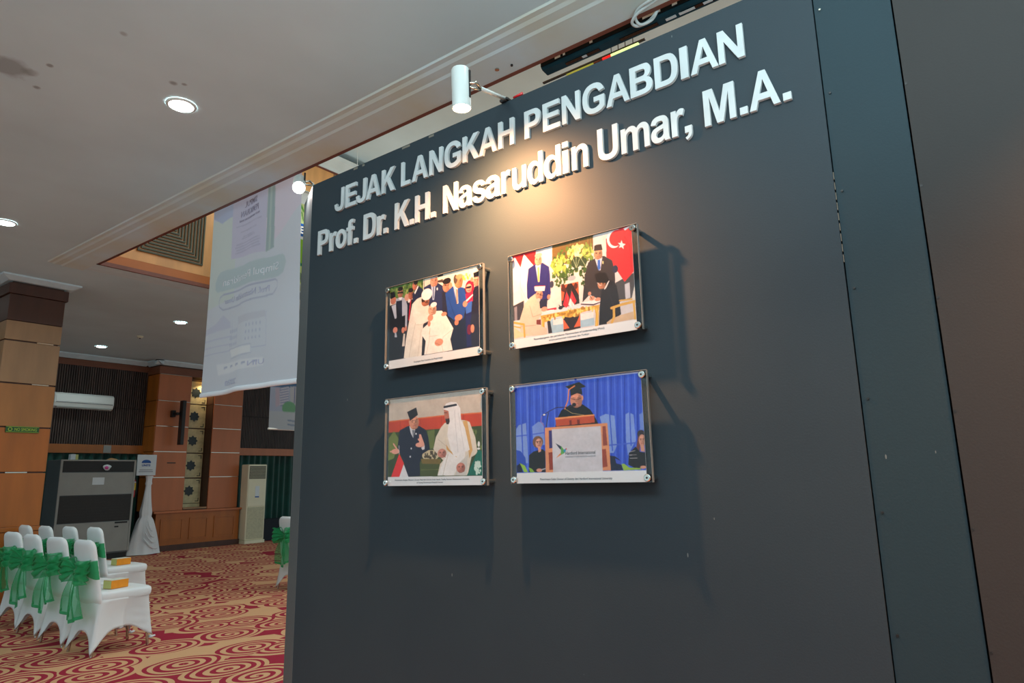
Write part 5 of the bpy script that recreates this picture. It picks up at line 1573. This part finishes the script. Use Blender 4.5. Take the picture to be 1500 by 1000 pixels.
# ================================================================== BANNERS
B1 = [('P', (176, 186, 200), [(0, 0), (1000, 0), (1000, 1000), (0, 1000)]),
      ('P', (186, 182, 200), [(520, 0), (1000, 0), (1000, 300), (700, 420), (600, 300)]),
      ('P', (174, 188, 190), [(0, 220), (300, 230), (320, 600), (0, 620)]),
      ('P', (150, 164, 196), [(0, 120), (268, 120), (273, 236), (120, 244), (7, 205)]),
      ('P', (168, 170, 196), [(262, 100), (652, 100), (660, 448), (270, 426)]),
      ('P', (130, 152, 158), [(658, 100), (717, 100), (730, 440), (663, 451)]),
      ('P', (150, 170, 170), [(680, 100), (694, 100), (700, 440), (684, 445)]),
      ('P', (154, 174, 184), [(110, 484), (150, 468), (820, 478), (850, 492), (868, 520), (842, 557), (790, 566), (130, 556), (92, 540), (86, 507)]),
      ('L', (146, 156, 182), 5, [(170, 582), (205, 574), (760, 574), (782, 584), (782, 610), (745, 632), (210, 640), (165, 622), (158, 600), (170, 582)]),
      ('P', (166, 174, 196), [(-16, 708), (133, 693), (217, 663), (296, 700), (300, 724), (-10, 730)]),
      ('P', (168, 176, 192), [(403, 690), (680, 690), (690, 716), (410, 722)]),
      ('L', (160, 170, 194), 4, [(318, 700), (322, 819), (4, 820)]), ('L', (160, 170, 194), 4, [(400, 690), (404, 830), (705, 832), (690, 692)]),
      ('L', (164, 172, 196), 4, [(4, 760), (318, 760)]), ('L', (164, 172, 196), 4, [(4, 790), (318, 792)]),
      ('P', (192, 200, 212), [(309, 816), (576, 822), (580, 850), (338, 850)]), ('P', (190, 198, 210), [(167, 868), (684, 876), (695, 909), (192, 914)]),
      ('L', (158, 170, 190), 4, [(300, 815), (576, 815), (582, 852), (330, 856)])]
for r_ in range(3):
    for c_ in range(5):
        B1.append(('P', (146, 158, 186), [(300 + c_ * 22, 735 + r_ * 28), (310 + c_ * 22, 735 + r_ * 28), (310 + c_ * 22, 748 + r_ * 28), (300 + c_ * 22, 748 + r_ * 28)]))
        B1.append(('P', (150, 162, 188), [(520 + c_ * 30, 730 + r_ * 28), (530 + c_ * 30, 730 + r_ * 28), (530 + c_ * 30, 742 + r_ * 28), (520 + c_ * 30, 742 + r_ * 28)]))
for r_ in range(8):
    wv = [150, 99, 70, 85, 140, 150, 140, 150][r_]
    yv_ = [292, 320, 344, 352, 372, 384, 396, 408][r_]
    B1.append(('L', (150, 152, 180), 4, [(458 - wv, yv_), (462 + wv, yv_ + 3)]))
for u0 in (250, 330, 420, 500, 600): B1.append(('L', (146, 158, 184), 7, [(u0, 888), (u0 + 34, 886)]))
bn = thing('hanging_banner', (3.2, 5.27, 2.11), 'large pale hanging banner seen from behind, mirrored print showing through', 'banner', 'banners hung in the hall')
def b1(u_, v):
    y = 5.98 - 1.41 * u_; z = 4.42 - 2.31 * v
    bow = 0.025 * math.sin(u_ * PI * 2.4 + 0.6) * v + 0.012 * math.sin(u_ * 17 + v * 3)
    y += 0.03 * v * (0.5 - u_)
    return (3.20 + bow, y, z)
def b1uv(u_, v): return b1(u_ / 1000, (0.12 + 2.19 * v / 1000) / 2.31)
imgb = shrink(paint(B1 and [(q[0], q[1], [(a_, (0.12 + 2.19 * b_ / 1000) / 2.31 * 1000) for a_, b_ in q[2]]) if q[0] == 'P' else (q[0], q[1], q[2], [(a_, (0.12 + 2.19 * b_ / 1000) / 2.31 * 1000) for a_, b_ in q[3]]) for q in B1], 320, 520, (182, 190, 204)))
print_mesh('banner_cloth', np.clip(imgb * 1.0 + 42, 0, 250), b1, CLOTHPR, bn)
def hem_fn(u_, v):
    a_ = 2 * PI * v; q = b1(u_, 1.0)
    return (q[0] + 0.014 * math.cos(a_), q[1], q[2] + 0.022 + 0.022 * math.sin(a_))
MB().grid(hem_fn, 40, 12).build('bottom_hem', GHOST_L, bn, smooth=True)
def ban_text(body, u0, u1, v0, v1, m, off=0.02):
    # printed on the far face: reads mirrored from behind
    def fn(a_, b_, w_):
        q = b1uv(a_, b_); return (q[0] - 0.004 - 0.001 * w_, q[1], q[2])
    text_mb(body, fn, off, (u1, u0, v1, v0)).build('show_through_lettering', m, bn)
ban_text('SIMPUL', 390, 552, 190, 216, GHOST_D, 0.008)
ban_text('PEMIKIRAN', 354, 576, 228, 254, GHOST_D, 0.008)
ban_text('PROF. NASARUDDIN UMAR', 338, 593, 266, 276, GHOST_D, 0.008)
ban_text('Simpul Pemikiran', 200, 792, 506, 548, GHOST_L, 0.004)
ban_text('Umar', 222, 330, 594, 618, GHOST, 0.0)
ban_text('Nasaruddin', 350, 600, 592, 618, GHOST, 0.0)
ban_text('Prof.', 620, 715, 592, 618, GHOST, 0.0)
ban_text('UIN', 560, 700, 885, 905, GHOST, 0.0)
ban_text('2020', 272, 448, 944, 966, GHOST, 0.0)
MB().tube([(3.2, 4.53, 4.42), (3.2, 6.02, 4.42)], 0.012, 8).build('top_rod', METAL, bn)
for yy in (4.7, 5.85):
    MB().tube([(3.2, yy, 4.42), (3.2, yy, 6.55)], 0.003, 5).build('cord', CABLE, bn)

b2 = thing('printed_banner', (5.5, 7.3, 1.97), 'green and blue printed banner glimpsed between the pale banner and the partition', 'banner', 'banners hung in the hall')
B2 = [('P', (176, 200, 214), [(0, 0), (1000, 0), (1000, 1000), (0, 1000)]),
      ('P', (214, 226, 232), [(0, 0), (1000, 0), (1000, 60), (0, 60)]), ('P', (196, 214, 150), [(0, 60), (1000, 60), (1000, 150), (0, 150)]),
      ('L', (90, 160, 60), 12, [(205, 100), (240, 72), (262, 90)]), ('L', (70, 140, 60), 10, [(245, 100), (262, 130)]),
      ('P', (30, 100, 190), [(195, 147), (900, 140), (900, 198), (195, 205)]), ('P', (220, 232, 236), [(150, 204), (1000, 200), (1000, 216), (150, 216)]),
      ('P', (130, 190, 50), [(100, 216), (1000, 212), (1000, 318), (100, 326)]), ('L', (20, 120, 80), 12, [(150, 300), (208, 312), (252, 326), (400, 318)]),
      ('P', (180, 210, 120), [(100, 332), (1000, 326), (1000, 400), (100, 410)]), ('F', [(110, 150, 90), (160, 170, 140), (190, 200, 190), (90, 110, 90)], 230, 400, 120, 50, 60),
      ('P', (184, 196, 200), [(0, 440), (1000, 430), (1000, 600), (0, 610)]), ('F', [(120, 132, 140), (150, 160, 160), (210, 214, 214)], 230, 520, 90, 70, 70),
      ('P', (120, 158, 196), [(0, 600), (1000, 592), (1000, 690), (0, 690)]), ('P', (14, 130, 74), [(150, 684), (1000, 680), (1000, 733), (150, 735)]), ('P', (120, 190, 50), [(150, 680), (1000, 676), (1000, 690), (150, 692)]),
      ('P', (206, 220, 230), [(0, 736), (1000, 734), (1000, 780), (0, 782)]), ('E', (60, 150, 110), 262, 762, 46, 22), ('E', (206, 220, 230), 262, 762, 38, 18),
      ('P', (84, 120, 160), [(0, 790), (1000, 786), (1000, 835), (0, 840)]), ('P', (176, 190, 214), [(0, 836), (1000, 830), (1000, 1000), (0, 1000)]),
      ('P', (140, 150, 186), [(92, 838), (175, 830), (180, 900), (104, 910)])]
for k in range(7): B2.append(('L', (206, 212, 226), 5, [(98, 843 + k * 10), (176, 834 + k * 10)]))
B2 += [('P', (196, 186, 204), [(50, 840), (88, 838), (98, 905), (60, 915)]), ('P', (190, 196, 206), [(190, 830), (300, 826), (300, 905), (200, 900)]), ('L', (90, 110, 160), 8, [(238, 835), (240, 890)]),
       ('E', (120, 176, 140), 190, 915, 70, 26), ('P', (188, 200, 210), [(0, 930), (1000, 926), (1000, 1000), (0, 1000)]), ('L', (140, 160, 184), 5, [(182, 962), (300, 966)]), ('L', (140, 160, 184), 5, [(182, 978), (300, 982)])]
def b2f(u_, v): return (4.80 + 1.4 * u_, 7.3 + 0.02 * math.sin(u_ * 9 + v * 3), 5.20 - 3.23 * v)
print_mesh('banner_cloth', shrink(paint(B2, 280, 640, (200, 210, 215))), b2f, CLOTHPR, b2)
def b2_text(body, u0, u1, v0, v1, m):
    def fn(a_, b_, w_):
        q = b2f(a_ / 1000, b_ / 1000); return (q[0], q[1] - 0.002 - 0.001 * w_, q[2])
    text_mb(body, fn, 0.03, (u0, u1, v1, v0)).build('printed_lettering', m, b2)
b2_text('E', 222, 282, 158, 190, WHITEPR)
b2_text('Arti', 192, 288, 700, 724, WHITEPR)
MB().tube([(4.78, 7.3, 5.2), (6.22, 7.3, 5.2)], 0.012, 8).build('top_rod', METAL, b2)
MB().tube([(4.79, 7.3, 1.975), (6.21, 7.3, 1.975)], 0.012, 8).build('bottom_rod', WHITEP, b2)
for xx in (4.95, 6.05): MB().tube([(xx, 7.3, 5.2), (xx, 7.3, 6.55)], 0.003, 5).build('cord', CABLE, b2)

# ================================================================== CHAIRS
def seat_outline(u_):
    """closed rounded outline; returns unit square-ish point and corner weight"""
    a_ = 2 * PI * u_; n = 5.0
    c_, s_ = math.cos(a_), math.sin(a_)
    k = (abs(c_) ** n + abs(s_) ** n) ** (-1 / n)
    x, y = c_ * k, s_ * k
    return x, y, min(abs(x), abs(y))
def make_chair(loc, rot, label, group):
    t = thing('banquet_chair', loc, label, 'chair', group, rot=rot if rot else 0.0001)
    sx = 0.225; zt = 0.455
    def skirt(u_, v):
        x, y, cw = seat_outline(u_)
        wtop = 0.205 + 0.0 * x
        tx, ty = x * sx, y * wtop
        hw = 0.215 if x < 0 else 0.185
        corner = min(1.0, cw / 0.86) ** 7
        fl = 0.14 if x < 0 else 0.02
        bx = x * 0.252 * (0.90 + 0.26 * corner)
        by = y * hw * (0.90 + 0.25 * corner)
        foot = 0.012 if x < 0 else 0.085
        if abs(y) >= abs(x):
            along = (x + 1) / 2                       # 0 rear, 1 front
            zb = foot * 0 + 0.012 * (1 - along) + 0.085 * along + 0.185 * (1 - min(1, abs(x) / 0.86) ** 3.0) ** 0.85 * (1 - 0.45 * along)
        else:
            zb = foot + (0.17 if x < 0 else 0.14) * (1 - min(1, abs(y) / 0.86) ** 2.6) ** 0.8
        z = zb + (zt - 0.03 - zb) * v
        e = v ** 0.8
        px = bx + (tx - bx) * e; py = by + (ty - by) * e
        pinch = 0.012 * math.sin(v * PI) * (1 - corner)
        py -= math.copysign(pinch, y) if abs(y) >= abs(x) else 0
        px -= math.copysign(pinch, x) if abs(x) > abs(y) else 0
        if abs(y) >= abs(x) and x > 0.1:
            py += 0.0035 * math.sin(z * 95 + x * 5) * x * (1 - v)
        return (px, py, z)
    MB().grid(skirt, 96, 14, True).build('skirt_cover', COVER, t, smooth=True, solid=0.004)
    def seat(u_, v):
        x, y, cw = seat_outline(u_)
        prof_ = [(0.995, -0.04), (1.018, -0.024), (1.022, 0.004), (1.0, 0.020), (0.94, 0.029), (0.6, 0.032), (0.0, 0.034)]
        f_ = v * (len(prof_) - 1); i = min(int(f_), len(prof_) - 2); q = f_ - i
        s_ = prof_[i][0] * (1 - q) + prof_[i + 1][0] * q; dz = prof_[i][1] * (1 - q) + prof_[i + 1][1] * q
        wide = 0.205 if x < 0 else 0.205 + 0.01 * x
        return (x * sx * s_ + 0.01, y * wide * s_, zt + dz)
    MB().grid(seat, 64, 12, True).build('seat', COVER, t, smooth=True)
    def back(u_, v):
        # closed rounded slab section, v up
        zz = 0.34 + 0.56 * v
        hw = 0.203 - 0.040 * v - 0.03 * max(0, 1 - v / 0.16)
        if v > 0.86:
            q = (v - 0.86) / 0.14; hw -= 0.075 * (1 - math.sqrt(max(0.0, 1 - q * q * 0.97)))
        th = 0.030 * (1.0 if v < 0.93 else math.sqrt(max(0.05, 1 - ((v - 0.93) / 0.07) ** 2)))
        xc = -0.200 - 0.090 * v ** 1.15 + 0.03 * max(0, 1 - v / 0.16)
        a_ = 2 * PI * u_; n = 3.2
        c_, s_ = math.cos(a_), math.sin(a_)
        k = (abs(c_) ** n + abs(s_) ** n) ** (-1 / n)
        return (xc + c_ * k * th + 0.01 * (s_ * k) ** 2, s_ * k * hw, zz)
    bk = MB().grid(back, 32, 40, True)
    n0 = 32 * 40; bk.f.append(tuple(n0 + i for i in range(32)))
    bk.build('backrest', COVER, t, smooth=True)
    def bcx(z): v = (z - 0.34) / 0.56; return -0.200 - 0.090 * v ** 1.15
    def bhw(z): v = (z - 0.34) / 0.56; return 0.203 - 0.040 * v
    # legs
    for lx, ly in ((-0.232, -0.193), (-0.232, 0.193), (0.230, -0.165), (0.230, 0.165)):
        MB().tube([(lx, ly, 0.0), (lx * 0.82, ly * 0.88, 0.42)], 0.0115, 8).build('leg', METAL, t)
    for lx, ly in ((0.24, -0.17), (0.24, 0.17)):
        MB().tube([(lx + 0.004, ly, 0.07), (lx + 0.02, ly - 0.008 * (1 if ly > 0 else -1), 0.062), (lx + 0.05, ly, 0.068)], [0.014, 0.012, 0.006], 7).build('cover_foot_flap', COVER, t, smooth=True)
    # organza band round the back
    def band(u_, v):
        a_ = 2 * PI * u_; n = 3.2; c_, s_ = math.cos(a_), math.sin(a_)
        k = (abs(c_) ** n + abs(s_) ** n) ** (-1 / n)
        side = abs(s_ * k)
        gather = 0.35 + 0.65 * side if c_ < 0 else 1.0
        z = 0.665 + (v - 0.5) * 0.15 * gather
        return (bcx(z) + c_ * k * 0.037 + 0.004 * math.sin(v * 22) * (1.2 - side), s_ * k * (bhw(z) + 0.006), z)
    MB().grid(band, 40, 8, True).build('sash_band', ORGANZA, t, smooth=True)
    kx, kz = bcx(0.665) - 0.05, 0.665
    rn = random.Random(int(loc[1] * 100))
    MB().grid(lambda u_, v: (kx - 0.028 * math.sin(PI * v) * math.cos(2 * PI * u_), 0.026 * math.sin(PI * v) * math.sin(2 * PI * u_), kz + 0.034 * math.cos(PI * v)), 14, 8, True).build('sash_knot', ORGANZA, t, smooth=True)
    for sgn in (-1, 1):
        ln = 0.165 + rn.uniform(-0.02, 0.03); ph = rn.uniform(0, 3); up_ = rn.uniform(0.0, 0.05)
        def loop(u_, v):
            a_ = 2 * PI * u_ - PI
            rr = (1 + math.cos(a_)) / 2                       # 0 at knot, 1 at the far end
            d = ln * rr ** 0.8
            thick = 0.05 * math.sin(a_) * (0.35 + rr)
            wid = (0.018 + 0.085 * math.sin(min(1, rr * 1.1) * PI * 0.62)) * (v - 0.5) * 2
            y = sgn * d
            z = kz + up_ * rr + wid * 0.95 - 0.02 * rr * rr + 0.010 * math.sin(v * 19 + ph + rr * 4)
            x = kx - 0.022 + thick - 0.02 * rr + 0.013 * math.sin(v * 24 + ph) * (0.3 + rr)
            return (x, y, z)
        MB().grid(loop, 28, 16).build('bow_loop', ORGANZA, t, smooth=True)
        tl_ = 0.34 + rn.uniform(-0.07, 0.05); dr = rn.uniform(0.05, 0.11)
        def tail(u_, v):
            wid = 0.020 + 0.085 * min(1, u_ * 1.6)
            s_ = (v - 0.5) * 2
            y = sgn * (0.018 + dr * u_) + s_ * wid
            z = kz - 0.01 - tl_ * u_ + 0.03 * s_ * sgn * u_
            x = kx - 0.02 - 0.025 * math.sin(u_ * 2.4) + 0.016 * math.sin(s_ * 5 + ph + u_ * 2) * (0.4 + u_) + 0.01 * u_
            return (x, y, z)
        MB().grid(tail, 18, 14).build('sash_tail', ORGANZA2, t, smooth=True)
        MB().grid(lambda u_, v: tuple(Vector(tail(0.93 + 0.07 * u_, v)) + Vector((-0.0015, 0, 0))), 2, 14).build('tail_hem', ORGANZA, t, smooth=True)
    return t
gr1, gr2 = 'covered chairs of the near row', 'covered chairs of the far row'
R1 = [((2.76, 6.32), 3, 'white-covered chair at the right end of the near row, its green bow largest'),
      ((2.77, 6.93), 4, 'white-covered chair with green bow, second from the right end of the near row'),
      ((2.79, 7.56), 3, 'white-covered chair with green bow, third from the right end of the near row'),
      ((2.82, 8.17), 5, 'white-covered chair with green bow at the left picture edge, in the near row')]
R2 = [((3.52, 8.02), 0.5, 'white-covered chair at the right end of the far row, green sash half hidden'),
      ((3.45, 8.48), 0.5, 'white-covered chair of the far row, second from its right end, before the cabinet'),
      ((3.37, 8.925), 0.5, 'white-covered chair of the far row, third from its right end'),
      ((3.32, 9.375), 0.5, 'white-covered chair of the far row, leftmost one, before the orange column')]
for (xy, a_, lab) in R1: make_chair((xy[0], xy[1], 0), math.radians(a_), lab, gr1)
for (xy, a_, lab) in R2: make_chair((xy[0], xy[1], 0), math.radians(a_), lab, gr2)
make_chair((5.60, 7.59, 0), math.radians(2), 'white-covered chair with light green bow, mostly hidden behind the left end of the partition', gr2 + ' beyond the partition')

def snack(x, y, z, rz, label):
    t = thing('snack_box', (x, y, z), label, 'box', 'snack boxes on the seats', rot=rz)
    MB().box(-0.078, 0.078, -0.05, 0.05, 0.0, 0.066).build('box_body', ORANGE, t, bevel=0.002)
    MB().box(-0.0795, -0.0782, -0.048, 0.048, 0.002, 0.064).build('box_end', PALEY, t)
    MB().box(-0.077, 0.077, -0.049, 0.049, 0.0665, 0.0685).build('box_lid', CARTW, t)
snack(2.745, 6.27, 0.4905, 0.22, 'orange snack box with white lid on the nearest chair seat')
snack(3.52, 7.97, 0.4905, 0.15, 'orange snack box with white lid on the far row end chair')
